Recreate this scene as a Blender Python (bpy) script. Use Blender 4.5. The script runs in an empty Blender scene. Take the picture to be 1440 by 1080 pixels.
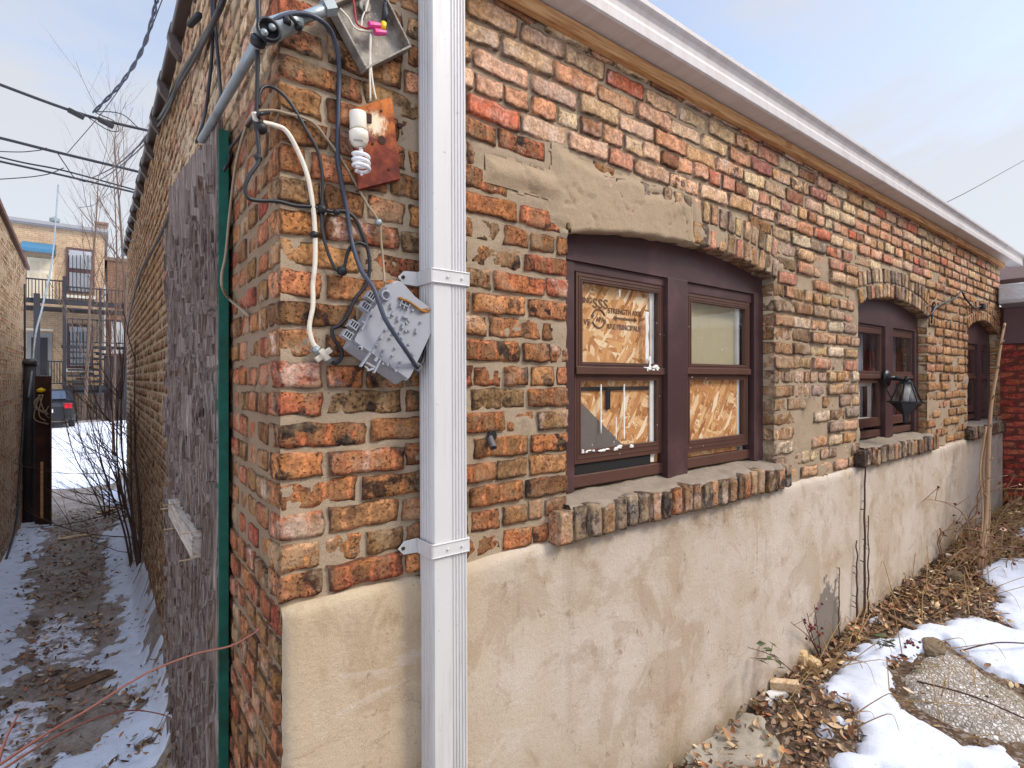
import bpy, math, random
from math import sin, cos, pi, sqrt, radians, atan2, exp, floor
from mathutils import Vector as V, Matrix, noise
random.seed(7)
R = random.random
U = random.uniform
scene = bpy.context.scene
COL = scene.collection

# ------------------------------------------------------------------ camera
CAM = V((-.338, -1.343, 1.63)); YAW = radians(52.4); FOC = 755.0; HOR = 533.0
def ray(u, v):
    k = (u-720)/FOC
    return V((cos(YAW)+sin(YAW)*k, sin(YAW)-cos(YAW)*k, (HOR-v)/FOC))
def F(u, v, off=0.0):            # point on the facade plane, off metres in front of it
    d = ray(u, v); return CAM + d*((-off-CAM.y)/d.y)
def S(u, v, off=0.0):            # point on the alley face of the garage
    d = ray(u, v); return CAM + d*((-off-CAM.x)/d.x)
def G(u, v, z=0.0):              # point on a level plane
    d = ray(u, v); return CAM + d*((z-CAM.z)/d.z)
def YP(u, v, y): return F(u, v, -y)
cd = bpy.data.cameras.new('camera'); cam = bpy.data.objects.new('camera', cd); COL.objects.link(cam)
cam.location = CAM; cam.rotation_euler = (pi/2, 0, YAW-pi/2)
cd.sensor_width = 36; cd.lens = FOC/1440*36; cd.shift_y = -(540-HOR)/1440; cd.clip_start = .02; cd.clip_end = 2000
scene.camera = cam

# ------------------------------------------------------------------ helpers
def lin(r, g, b, k=1.0):
    f = lambda c: (c/255/12.92 if c/255 <= .04045 else ((c/255+.055)/1.055)**2.4)*k
    return (f(r), f(g), f(b), 1)
def sstep(a, b, x):
    t = max(0, min(1, (x-a)/(b-a))); return t*t*(3-2*t)
def nz(x, y, z=0.0): return noise.noise(V((x, y, z)))
def fbm(x, y, z=0.0, o=4):
    s = 0; a = .5; f = 1
    for _ in range(o): s += a*noise.noise(V((x*f, y*f, z*f+7.3*_))); a *= .5; f *= 2.03
    return s
def catmull(P, k=6):
    P = [V(p) for p in P]
    if len(P) < 3: return P
    Q = [P[0]*2-P[1]] + P + [P[-1]*2-P[-2]]; out = []
    for i in range(1, len(Q)-2):
        a, b, c, d = Q[i-1:i+3]
        for j in range(k):
            t = j/k
            out.append(.5*((2*b)+(c-a)*t+(2*a-5*b+4*c-d)*t*t+(3*b-a-3*c+d)*t**3))
    out.append(P[-1]); return out

class MB:
    def __init__(s): s.v = []; s.f = []; s.c = None; s.d = None; s.e = None; s.g = None
    def add(s, vs, fs):
        o = len(s.v); s.v += [V(p) for p in vs]; s.f += [tuple(i+o for i in f) for f in fs]; return s
    def box(s, c, size, M=None):
        hx, hy, hz = size[0]/2, size[1]/2, size[2]/2
        ps = [V((x*hx, y*hy, z*hz)) for x in (-1, 1) for y in (-1, 1) for z in (-1, 1)]
        if M is not None: ps = [M @ p for p in ps]
        return s.add([V(c)+p for p in ps], [(0,1,3,2),(4,6,7,5),(0,4,5,1),(2,3,7,6),(0,2,6,4),(1,5,7,3)])
    def bb(s, a, b):
        return s.box(((a[0]+b[0])/2, (a[1]+b[1])/2, (a[2]+b[2])/2), (abs(b[0]-a[0]), abs(b[1]-a[1]), abs(b[2]-a[2])))
    def hexa(s, q, dv):            # quad q (4 points) thickened by the vector dv
        q = [V(p) for p in q]; dv = V(dv)
        return s.add(q+[p+dv for p in q], [(3,2,1,0),(4,5,6,7),(0,1,5,4),(1,2,6,5),(2,3,7,6),(3,0,4,7)])
    def bar(s, a, b, w, h, up=(0,0,1)):
        a = V(a); b = V(b); d = (b-a); L = d.length; d.normalize(); x = d.cross(V(up))
        if x.length < 1e-4: x = d.cross(V((1,0,0)))
        x.normalize(); y = x.cross(d)
        q = [a+x*w/2*i+y*h/2*j for i, j in ((-1,-1),(1,-1),(1,1),(-1,1))]
        return s.hexa(q, b-a)
    def tube(s, P, r, n=7, r2=None, caps=True):
        P = [V(p) for p in P]; m = len(P); o = len(s.v)
        t0 = (P[1]-P[0]).normalized(); x = t0.cross(V((0,0,1)))
        if x.length < .05: x = t0.cross(V((1,0,0)))
        x.normalize()
        for i, p in enumerate(P):
            t = (P[min(i+1, m-1)]-P[max(i-1, 0)])
            t = t.normalized() if t.length > 1e-9 else t0
            x = (x-t*x.dot(t)); x = x.normalized() if x.length > 1e-6 else V((1,0,0)); y = t.cross(x)
            rr = r[i] if isinstance(r, (list, tuple)) else (r if r2 is None else r+(r2-r)*i/(m-1))
            for k in range(n):
                a = 2*pi*k/n; s.v.append(p+(x*cos(a)+y*sin(a))*rr)
        for i in range(m-1):
            for k in range(n):
                s.f.append((o+i*n+k, o+i*n+(k+1)%n, o+(i+1)*n+(k+1)%n, o+(i+1)*n+k))
        if caps: s.f.append(tuple(o+k for k in reversed(range(n)))); s.f.append(tuple(o+(m-1)*n+k for k in range(n)))
        return s
    def lathe(s, prof, n=16, M=None):        # prof: (radius, height) pairs about local z
        o = len(s.v); m = len(prof)
        for r, h in prof:
            for k in range(n):
                p = V((r*cos(2*pi*k/n), r*sin(2*pi*k/n), h)); s.v.append(M @ p if M is not None else p)
        for i in range(m-1):
            for k in range(n): s.f.append((o+i*n+k, o+i*n+(k+1)%n, o+(i+1)*n+(k+1)%n, o+(i+1)*n+k))
        s.f.append(tuple(o+k for k in reversed(range(n)))); s.f.append(tuple(o+(m-1)*n+k for k in range(n)))
        return s
    def prism(s, poly, a0, a1, axis=1):      # polygon of (p,q) extruded along an axis
        n = len(poly); mk = {0: lambda p, q, t: (t, p, q), 1: lambda p, q, t: (p, t, q), 2: lambda p, q, t: (p, q, t)}[axis]
        vs = [mk(p, q, a0) for p, q in poly]+[mk(p, q, a1) for p, q in poly]
        return s.add(vs, [tuple(range(n)), tuple(reversed(range(n, 2*n)))]+[(i, i+n, (i+1) % n+n, (i+1) % n) for i in range(n)])
    def build(s, name, mat, parent=None, smooth=False, bevel=0, loc=None):
        if parent is not None: base = V(parent['_o'])
        elif loc is not None: base = V(loc)
        else: base = V((0, 0, 0))
        me = bpy.data.meshes.new(name); me.from_pydata([p-base for p in s.v], [], s.f); me.update()
        if s.c: 
            a = me.color_attributes.new('bcol', 'FLOAT_COLOR', 'POINT'); a.data.foreach_set('color', [x for c in s.c for x in c])
            a = me.color_attributes.new('bdat', 'FLOAT_COLOR', 'POINT'); a.data.foreach_set('color', [x for c in s.d for x in c])
        if s.e: a = me.color_attributes.new('buv', 'FLOAT_COLOR', 'POINT'); a.data.foreach_set('color', [x for c in s.e for x in c])
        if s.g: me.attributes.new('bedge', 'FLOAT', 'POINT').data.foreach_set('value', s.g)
        o = bpy.data.objects.new(name, me); COL.objects.link(o)
        if mat: me.materials.append(mat)
        import bmesh
        bm = bmesh.new(); bm.from_mesh(me); bmesh.ops.recalc_face_normals(bm, faces=bm.faces); bm.to_mesh(me); bm.free()
        if smooth: me.polygons.foreach_set('use_smooth', [True]*len(me.polygons))
        if bevel:
            md = o.modifiers.new('bevel', 'BEVEL'); md.width = bevel; md.segments = 2; md.limit_method = 'ANGLE'; md.angle_limit = radians(40)
        if parent is not None: o.parent = parent
        else: o.location = base
        o['_o'] = tuple(base); OBJS.append(o)
        return o
OBJS = []
def thing(name, label, cat, loc=(0,0,0), group=None):
    o = bpy.data.objects.new(name, None); COL.objects.link(o); o.location = loc; o['_o'] = tuple(loc); OBJS.append(o)
    return tag(o, label, cat, group)
def tag(o, label=None, cat=None, group=None, kind=None):
    if label: o['label'] = label
    if cat: o['category'] = cat
    if group: o['group'] = group
    if kind: o['kind'] = kind
    return o

# ------------------------------------------------------------------ materials
class NT:
    def __init__(s, name):
        s.m = bpy.data.materials.new(name); s.m.use_nodes = True; s.t = s.m.node_tree; s.t.nodes.clear()
        s.o = s.n('ShaderNodeOutputMaterial')
    def n(s, typ, props=None, **ins):
        x = s.t.nodes.new(typ)
        for k, v in (props or {}).items(): setattr(x, k, v)
        for k, v in ins.items():
            k2 = k.replace('_', ' '); k2 = int(k2[1:]) if k2[0] == 'i' and k2[1:].isdigit() else k2
            s.set(x.inputs[k2], v)
        return x
    def set(s, sock, v):
        if isinstance(v, bpy.types.NodeSocket): s.t.links.new(v, sock)
        else: sock.default_value = v
    def obj(s, scale=(1,1,1), rot=(0,0,0), loc=(0,0,0)):
        tc = s.n('ShaderNodeTexCoord')
        return s.n('ShaderNodeMapping', Vector=tc.outputs['Object'], Scale=scale, Rotation=rot, Location=loc).outputs[0]
    def noise(s, vec, scale, detail=4, rough=.55, dist=0): 
        return s.n('ShaderNodeTexNoise', Vector=vec, Scale=scale, Detail=detail, Roughness=rough, Distortion=dist).outputs['Fac']
    def ramp(s, fac, a, b, interp='LINEAR'):
        return s.n('ShaderNodeMapRange', {'interpolation_type': 'SMOOTHSTEP'}, Value=fac, From_Min=a, From_Max=b).outputs[0]
    def math(s, op, a, b=0.0, clamp=False):
        x = s.n('ShaderNodeMath', {'operation': op, 'use_clamp': clamp}); s.set(x.inputs[0], a); s.set(x.inputs[1], b); return x.outputs[0]
    def mix(s, fac, a, b, bt='MIX'):
        x = s.n('ShaderNodeMix', {'data_type': 'RGBA', 'blend_type': bt}); s.set(x.inputs[0], fac); s.set(x.inputs[6], a); s.set(x.inputs[7], b); return x.outputs[2]
    def cramp(s, fac, stops):
        x = s.n('ShaderNodeValToRGB', Fac=fac); e = x.color_ramp.elements
        while len(e) < len(stops): e.new(.5)
        for i, (p, c) in enumerate(stops): e[i].position = p; e[i].color = c
        return x.outputs[0]
    def bump(s, h, dist=.005, strength=1.0, normal=None):
        x = s.n('ShaderNodeBump', Height=h, Distance=dist, Strength=strength)
        if normal is not None: s.set(x.inputs['Normal'], normal)
        return x.outputs[0]
    def out(s, col, rough=.8, bump=None, metal=0.0, spec=.3, **kw):
        p = s.n('ShaderNodeBsdfPrincipled', Base_Color=col, Roughness=rough, Metallic=metal)
        p.inputs['Specular IOR Level'].default_value = spec
        for k, v in kw.items(): s.set(p.inputs[k.replace('_', ' ')], v)
        if bump is not None: s.set(p.inputs['Normal'], bump)
        s.t.links.new(p.outputs[0], s.o.inputs[0]); return s.m

def plain(name, c, rough=.6, var=.15, scale=30, bump=.0, metal=0.0, spec=.4, dirt=None, dirt_amt=.3):
    t = NT(name); P = t.obj(); f = t.noise(P, scale, 6)
    col = t.mix(f, tuple(x*(1-var) for x in c[:3])+(1,), tuple(min(1, x*(1+var)) for x in c[:3])+(1,))
    if dirt: col = t.mix(t.math('MULTIPLY', t.ramp(t.noise(P, scale*.35, 8, .65), .48, .72), dirt_amt), col, dirt)
    b = t.bump(t.noise(P, scale*6, 4), .002, bump) if bump else None
    return t.out(col, rough, b, metal, spec)

def brick_mat(name, mort, pit=1.0):
    t = NT(name); P = t.obj()
    a = t.n('ShaderNodeAttribute', {'attribute_name': 'bcol'}); d = t.n('ShaderNodeAttribute', {'attribute_name': 'bdat'})
    sp = t.n('ShaderNodeSeparateColor', Color=d.outputs['Color'])
    rnd, spot, white = sp.outputs[0], sp.outputs[1], sp.outputs[2]
    off = t.n('ShaderNodeCombineXYZ', X=t.math('MULTIPLY', rnd, 37.0), Y=t.math('MULTIPLY', rnd, 11.0), Z=t.math('MULTIPLY', rnd, 23.0)).outputs[0]
    Q = t.n('ShaderNodeVectorMath', {'operation': 'ADD'}); t.set(Q.inputs[0], P); t.set(Q.inputs[1], off); Q = Q.outputs[0]
    n1 = t.noise(Q, 28, 8, .65); n2 = t.noise(Q, 9, 4, .6, .4); n3 = t.noise(Q, 130, 3, .6); n4 = t.noise(Q, 16, 5, .55); n5 = t.noise(P, 7, 9, .7)
    col = t.mix(1.0, a.outputs['Color'], t.cramp(n1, [(.27, (.30, .27, .25, 1)), (.44, (.74, .71, .68, 1)), (.57, (1.08, 1.06, 1.02, 1)), (.78, (1.36, 1.34, 1.28, 1))]), 'MULTIPLY')
    col = t.mix(t.math('MULTIPLY', t.ramp(n2, .45, .72), .45), col, lin(178, 128, 66))
    bu = t.n('ShaderNodeAttribute', {'attribute_name': 'buv'}); bs = t.n('ShaderNodeSeparateColor', Color=bu.outputs['Color'])
    wx = t.math('MULTIPLY', t.math('SUBTRACT', n1, .5), .035)
    cu = t.math('ABSOLUTE', t.math('SUBTRACT', t.math('FLOORED_MODULO', t.math('ADD', t.math('ADD', bs.outputs[0], wx), .5), .064), .032)); cv = t.math('ABSOLUTE', t.math('SUBTRACT', t.math('ADD', bs.outputs[1], wx), .031))
    km = t.math('MULTIPLY', t.math('MULTIPLY', t.ramp(cu, .0245, .0195), t.ramp(cv, .0245, .0195)), bs.outputs[2], True)
    col = t.mix(t.math('MULTIPLY', km, .78), col, t.mix(n2, lin(80, 60, 44), lin(146, 114, 78)))
    kr = t.math('SUBTRACT', t.math('MULTIPLY', t.math('MULTIPLY', t.ramp(cu, .0285, .0245), t.ramp(cv, .0285, .0245)), bs.outputs[2], True), km, True)
    col = t.mix(t.math('MULTIPLY', kr, .6), col, lin(74, 48, 34))
    sv = t.n('ShaderNodeCombineXYZ', X=t.math('MULTIPLY', bs.outputs[0], 1.0), Y=t.math('MULTIPLY', bs.outputs[1], .10), Z=t.math('MULTIPLY', rnd, 9.0)).outputs[0]
    sn = t.noise(sv, 95, 4, .6)
    col = t.mix(t.math('MULTIPLY', t.ramp(sn, .50, .62), t.math('MULTIPLY', bu.outputs['Alpha'], .75)), col, t.mix(.5, a.outputs['Color'], lin(104, 78, 54)))
    dk = t.math('MULTIPLY', t.ramp(n4, .555, .63), spot, True)
    col = t.mix(dk, col, lin(48, 38, 34))
    pm = t.math('MULTIPLY', t.ramp(n3, .575, .64), t.math('MULTIPLY', t.math('ADD', spot, .25, True), pit*.8), True)
    col = t.mix(pm, col, lin(38, 28, 22))
    wm = t.math('MULTIPLY', t.ramp(t.noise(Q, 13, 7, .7), .47, .66), white, True)
    col = t.mix(wm, col, lin(222, 196, 178))
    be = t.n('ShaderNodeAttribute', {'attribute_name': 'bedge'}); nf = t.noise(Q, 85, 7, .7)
    col = t.mix(.85, col, t.mix(t.ramp(nf, .3, .7), (.55, .52, .5, 1), (1.32, 1.3, 1.26, 1)), 'MULTIPLY')
    gr = t.math('MULTIPLY', t.ramp(t.math('SUBTRACT', be.outputs['Fac'], t.math('MULTIPLY', t.math('SUBTRACT', n1, .45), .016)), .0065, .0012), t.ramp(t.noise(P, 11, 6, .6), .36, .56), True)  # broken dark rim painted along brick edges, standing in for crevice shade
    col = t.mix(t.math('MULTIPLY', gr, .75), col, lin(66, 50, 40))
    sm = t.math('MULTIPLY', t.ramp(n5, .50, .60), d.outputs['Alpha'], True)
    col = t.mix(sm, col, mort)
    h = t.math('ADD', t.math('ADD', t.math('MULTIPLY', n1, .9), t.math('MULTIPLY', n3, .35)), t.math('MULTIPLY', nf, .5)); h = t.math('SUBTRACT', h, t.math('MULTIPLY', pm, 1.0)); h = t.math('SUBTRACT', h, t.math('MULTIPLY', dk, .3)); h = t.math('ADD', h, t.math('MULTIPLY', t.math('MULTIPLY', sn, bu.outputs['Alpha']), .6))
    return t.out(col, .86, t.bump(h, .006, .8), 0, .18)

def mortar_mat(name, c1, c2, dark, amt=.5):
    t = NT(name); P = t.obj()
    col = t.mix(t.noise(P, 6, 8, .65), c1, c2)
    col = t.mix(t.math('MULTIPLY', t.ramp(t.noise(P, 240, 2, .6), .58, .70), .45), col, dark)
    col = t.mix(t.math('MULTIPLY', t.ramp(t.noise(P, 3.5, 9, .72), .54, .70), amt), col, dark)
    h = t.math('ADD', t.noise(P, 330, 3, .7), t.math('MULTIPLY', t.noise(P, 45, 5, .6), 1.5))
    return t.out(col, .92, t.bump(h, .004, .7), 0, .12)

MORT = lin(186, 164, 132); MORT2 = lin(164, 142, 112)
M = {}
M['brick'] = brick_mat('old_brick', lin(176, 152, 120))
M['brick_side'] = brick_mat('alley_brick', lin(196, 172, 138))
M['mortar'] = mortar_mat('mortar', lin(186, 166, 140), lin(158, 138, 114), lin(92, 76, 62), .6)
M['mortar_grey'] = mortar_mat('grey_mortar', lin(182, 168, 148), lin(158, 142, 122), lin(86, 72, 60))
def stucco_mat():
    t = NT('stucco'); P = t.obj(); 
    col = t.mix(t.ramp(t.noise(P, 2.2, 8, .6), .35, .65), lin(210, 197, 181), lin(196, 178, 156))
    # buff to the left of the downspout, paler to the right
    x = t.n('ShaderNodeSeparateXYZ', Vector=P)
    col = t.mix(t.math('MULTIPLY', t.math('SUBTRACT', 1.0, t.ramp(t.math('ADD', x.outputs[0], t.noise(P, 4, 4)), .6, 1.6)), .55), col, lin(196, 172, 132))
    st = t.ramp(t.noise(P, 5.5, 7, .62, .5), .57, .66)
    col = t.mix(t.math('MULTIPLY', st, .38), col, lin(164, 138, 106))
    st2 = t.ramp(t.noise(t.obj((1, 1, .7), (0, .6, 0)), 9, 8, .68, .3), .60, .70)
    zlow = t.ramp(x.outputs[2], 1.05, .2)
    col = t.mix(t.math('MULTIPLY', st2, .5), col, lin(146, 120, 92))
    col = t.mix(t.math('MULTIPLY', t.ramp(t.noise(t.obj((1, 1, .12)), 9, 6, .6), .56, .72), .3), col, lin(150, 132, 112))
    bl = t.noise(P, 3.1, 9, .66, .8); col = t.mix(t.math('MULTIPLY', t.ramp(bl, .51, .57), .34), col, lin(166, 140, 112)); col = t.mix(t.math('MULTIPLY', t.ramp(t.noise(t.obj((1,1,1), (0,0,0), (7,3,2)), 4.0, 9, .66, .6), .54, .60), .35), col, lin(216, 206, 194))
    sk = t.noise(t.obj((1, 1, .8), (0, .45, 0), (3, 1, 5)), 21, 7, .66, .4); col = t.mix(t.math('MULTIPLY', t.math('MULTIPLY', t.ramp(sk, .63, .66), t.ramp(t.noise(P, 2.6, 4), .48, .6)), .6), col, lin(138, 112, 84))
    vc = t.n('ShaderNodeTexVoronoi', {'feature': 'DISTANCE_TO_EDGE'}, Vector=t.n('ShaderNodeVectorMath', {'operation': 'ADD'}).outputs[0], Scale=1.6)
    va = vc.inputs['Vector'].links[0].from_node; t.set(va.inputs[0], P); t.set(va.inputs[1], t.n('ShaderNodeTexNoise', Vector=P, Scale=5.0, Detail=6.0).outputs['Color'])
    crk = t.math('MULTIPLY', t.math('SUBTRACT', 1.0, t.ramp(vc.outputs['Distance'], .0, .007)), t.ramp(t.noise(P, 1.7, 3), .5, .6)); col = t.mix(t.math('MULTIPLY', crk, .55), col, lin(110, 92, 72))
    # grey damp patch with ragged edge by the foot of the wall
    dx = t.math('DIVIDE', t.math('SUBTRACT', x.outputs[0], 2.93), .22); dz = t.math('DIVIDE', t.math('SUBTRACT', x.outputs[2], .12), .36)
    r = t.math('SQRT', t.math('ADD', t.math('MULTIPLY', dx, dx), t.math('MULTIPLY', dz, dz)))
    r = t.math('ADD', r, t.math('MULTIPLY', t.math('SUBTRACT', t.noise(P, 16, 6, .65), .5), 1.6))
    col = t.mix(t.math('MULTIPLY', t.math('SUBTRACT', 1.0, t.ramp(r, .85, .98)), .9), col, lin(122, 114, 106))
    zg = t.math('SUBTRACT', x.outputs[2], t.math('MULTIPLY', x.outputs[0], .034)); col = t.mix(t.math('MULTIPLY', t.ramp(t.math('ADD', zg, t.math('MULTIPLY', t.noise(P, 9, 8, .7), .30)), .30, .12), .55), col, lin(116, 94, 72))
    # moss and splash low down
    col = t.mix(t.math('MULTIPLY', t.ramp(t.math('ADD', x.outputs[2], t.math('MULTIPLY', t.noise(P, 5, 7, .6), .5)), .48, .2), .6), col, lin(140, 122, 84))
    gs = t.noise(P, 420, 3, .7)
    col = t.mix(t.math('MULTIPLY', t.ramp(gs, .54, .66), .42), col, lin(124, 104, 80))
    h = t.math('ADD', gs, t.math('MULTIPLY', t.noise(P, 60, 6, .65), 1.6))
    return t.out(col, .92, t.bump(h, .0035, .65), 0, .12)
M['stucco'] = stucco_mat()
M['parge'] = mortar_mat('parge_coat', lin(190, 168, 140), lin(168, 146, 118), lin(116, 98, 78), .7)
M['sill_mortar'] = mortar_mat('sill_mortar', lin(168, 154, 136), lin(128, 114, 98), lin(84, 70, 58), .8)
M['brown_metal'] = plain('brown_coated_metal', lin(72, 50, 50), .42, .12, 8, .05, 0, .45, lin(150, 112, 110), .22)
M['brown_frame'] = plain('brown_window_frame', lin(88, 60, 50), .45, .15, 12, .05, 0, .4, lin(60, 40, 36), .4)
def wm_mat():
    t = NT('white_coated_metal'); P = t.obj(); col = t.mix(t.noise(P, 5, 6), lin(208, 206, 203), lin(216, 214, 211))
    col = t.mix(t.math('MULTIPLY', t.ramp(t.noise(t.obj((1.5, 1.5, .10)), 13, 8, .72), .46, .70), .5), col, lin(146, 138, 128))
    col = t.mix(t.math('MULTIPLY', t.ramp(t.noise(P, 60, 5, .75), .66, .70), .6), col, lin(112, 98, 84))
    return t.out(col, .42, t.bump(t.noise(t.obj((1, 1, .4)), 7, 3), .004, .25), 0, .4)
M['white_metal'] = wm_mat()
def gutter_mat():
    t = NT('gutter_metal'); P = t.obj((.6, 14, 1)); 
    st = t.noise(t.obj((9, .6, .6)), 2.5, 9, .75)
    col = t.mix(t.ramp(st, .3, .8), lin(218, 214, 212), lin(202, 192, 184))
    col = t.mix(t.math('MULTIPLY', t.ramp(t.noise(t.obj(), 5, 8, .65), .52, .75), .35), col, lin(150, 138, 128))
    return t.out(col, .45, None, 0, .4)
M['gutter'] = gutter_mat()
def wood_mat(name, c1, c2, c3, sc=(2, 30, 30), rough=.75):
    t = NT(name); P = t.obj(sc); f = t.noise(P, 3, 7, .6, .6)
    col = t.cramp(f, [(.3, c3), (.5, c1), (.7, c2)])
    k = t.ramp(t.noise(t.obj(), 9, 2, .4), .66, .72)
    col = t.mix(t.math('MULTIPLY', k, .5), col, c3)
    return t.out(col, rough, t.bump(f, .003, .4), 0, .2)
M['new_wood'] = wood_mat('raw_pine', lin(206, 158, 108), lin(222, 178, 128), lin(160, 108, 64))
M['grey_wood'] = wood_mat('weathered_board', lin(176, 164, 150), lin(204, 194, 180), lin(110, 98, 88), (30, 2, 30))
M['dark_wood'] = wood_mat('dark_debris_wood', lin(110, 84, 62), lin(150, 118, 88), lin(60, 46, 36), (3, 20, 20))
M['pale_wood'] = wood_mat('split_pale_wood', lin(206, 176, 138), lin(226, 204, 170), lin(150, 112, 74), (3, 20, 20))
def panel_mat():
    t = NT('peeling_plywood'); f = t.noise(t.obj((30, 30, 1.9)), 2.4, 10, .74, .9); g = t.noise(t.obj((30, 34, 2.4)), 1.7, 7, .68, .9); k = t.noise(t.obj((30, 22, 1.6)), 1.6, 9, .72, 1.1)
    col = t.cramp(f, [(.30, lin(50, 38, 34)), (.40, lin(116, 100, 90)), (.50, lin(154, 137, 127)), (.60, lin(184, 169, 160)), (.77, lin(224, 213, 205))])
    col = t.mix(t.math('MULTIPLY', t.ramp(g, .55, .62), .75), col, lin(78, 58, 50))
    col = t.mix(t.math('MULTIPLY', t.ramp(k, .56, .62), .8), col, lin(198, 186, 182))
    col = t.mix(t.math('MULTIPLY', t.ramp(t.noise(t.obj((1, 3, .7)), 4, 5), .52, .66), .45), col, lin(150, 118, 90))
    return t.out(col, .9, t.bump(t.math('ADD', f, t.math('SUBTRACT', k, g)), .012, 1.0), 0, .12)
M['panel'] = panel_mat()
M['green_paint'] = plain('green_painted_edge', lin(20, 92, 76), .55, .45, 22, .3, 0, .35, lin(34, 30, 26), .7)
def osb_mat():
    t = NT('strand_board'); acc = None
    wob = t.n('ShaderNodeTexNoise', Vector=t.obj(), Scale=7.0, Detail=2.0)
    for i, (rot, sc) in enumerate([(.5, 9), (-.7, 10), (1.35, 12), (-.25, 9), (.95, 11)]):
        P = t.obj((1, 1, 1), (0, rot, 0)); A = t.n('ShaderNodeVectorMath', {'operation': 'MULTIPLY_ADD'}); t.set(A.inputs[0], wob.outputs['Color']); t.set(A.inputs[1], (.018, .018, .018)); t.set(A.inputs[2], P)
        B = t.n('ShaderNodeMapping', Vector=A.outputs[0], Scale=(1, 1, 4.6), Location=(i*3.1, 0, i*1.7))
        vo = t.n('ShaderNodeTexVoronoi', Vector=B.outputs[0], Scale=float(sc)); rn = t.n('ShaderNodeSeparateColor', Color=vo.outputs['Color'])
        c = t.cramp(rn.outputs[0], [(0, lin(160, 104, 58)), (.3, lin(204, 146, 92)), (.7, lin(226, 178, 124)), (.88, lin(238, 206, 162)), (1, lin(248, 228, 196))])
        acc = c if acc is None else t.mix(t.ramp(rn.outputs[1], .48, .52), acc, c)
        last = vo
    fine = t.noise(t.obj((1, 1, 1)), 90, 4)
    col = t.mix(.6, acc, t.mix(fine, (.8, .75, .68, 1), (1.15, 1.13, 1.1, 1)), 'MULTIPLY')
    return t.out(col, .7, t.bump(t.n('ShaderNodeRGBToBW', Color=acc).outputs[0], .003, .5), 0, .25)
M['osb'] = osb_mat()
def glass_mat(name, tint=(.985, .99, .985, 1), refl=1.0, dirt=.10):
    t = NT(name); fr = t.n('ShaderNodeFresnel', IOR=t.math('SUBTRACT', 1.55, t.math('MULTIPLY', t.n('ShaderNodeNewGeometry').outputs['Backfacing'], 1.55-1/1.55)))
    tr = t.n('ShaderNodeBsdfTransparent', Color=tint); gl = t.n('ShaderNodeBsdfGlossy', Color=(refl, refl, refl, 1), Roughness=.01)
    P = t.obj(); t.set(gl.inputs['Normal'], t.bump(t.noise(P, 3.0, 2), .004, .25))
    mx = t.n('ShaderNodeMixShader'); t.set(mx.inputs[0], t.math('MULTIPLY', fr.outputs[0], 1.15, True)); t.set(mx.inputs[1], tr.outputs[0]); t.set(mx.inputs[2], gl.outputs[0])
    df = t.n('ShaderNodeBsdfDiffuse', Color=lin(190, 182, 168)); m2 = t.n('ShaderNodeMixShader')
    t.set(m2.inputs[0], t.math('MULTIPLY', t.ramp(t.noise(t.obj((1, 1, .3)), 12, 8, .7), .45, .8), dirt)); t.set(m2.inputs[1], mx.outputs[0]); t.set(m2.inputs[2], df.outputs[0])
    t.t.links.new(m2.outputs[0], t.o.inputs[0]); return t.m
M['glass'] = glass_mat('window_glass')
M['clear'] = glass_mat('clear_lamp_glass', (.95, .96, .96, 1), 1, .7)
M['dark'] = plain('dark_void', (.012, .011, .011, 1), .8, .1)
M['grey_interior'] = plain('interior_plaster', lin(120, 112, 100), .8, .2, 4)
M['white_paint'] = plain('white_paint', lin(232, 230, 222), .5, .06, 20, .0, 0, .4, lin(160, 150, 136), .35)
M['beige'] = plain('beige_reflection_and_door', lin(178, 168, 136), .6, .08, 6, .0, 0, .3)  # back house door, and the board that imitates a pane reflection
M['curtain'] = plain('curtain_cloth', lin(176, 178, 182), .9, .15, 5)
M['black_rubber'] = plain('black_cable', lin(40, 40, 44), .45, .2, 40, .0, 0, .45)
M['blueblack'] = plain('bluish_black_cable', lin(58, 64, 78), .45, .2, 40, .0, 0, .45)
M['white_cable'] = plain('off_white_cable', lin(226, 216, 196), .5, .08, 30, 0, 0, .4, lin(150, 130, 104), .5)
M['tan_cable'] = plain('tan_wire', lin(150, 132, 108), .6, .2, 30)
M['grey_conduit'] = plain('grey_conduit_metal', lin(150, 160, 162), .4, .18, 25, .1, .35, .5, lin(94, 92, 88), .5)
M['black_plastic'] = plain('black_plastic', lin(34, 34, 36), .5, .2, 30)
M['black_iron'] = plain('black_lamp_metal', lin(30, 31, 34), .35, .3, 20, .05, .2, .5)
def aged_steel():
    t = NT('aged_zinc'); P = t.obj(); f = t.noise(P, 26, 8, .65)
    col = t.cramp(f, [(.3, lin(112, 106, 96)), (.5, lin(146, 139, 128)), (.7, lin(172, 166, 156))])
    col = t.mix(t.ramp(t.noise(P, 150, 3, .6), .66, .7), col, lin(214, 208, 196))
    col = t.mix(t.math('MULTIPLY', t.ramp(t.noise(P, 20, 5, .6), .6, .72), .5), col, lin(110, 84, 56))
    return t.out(col, .6, t.bump(f, .002, .5), .3, .4)
M['zinc'] = aged_steel()
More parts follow.
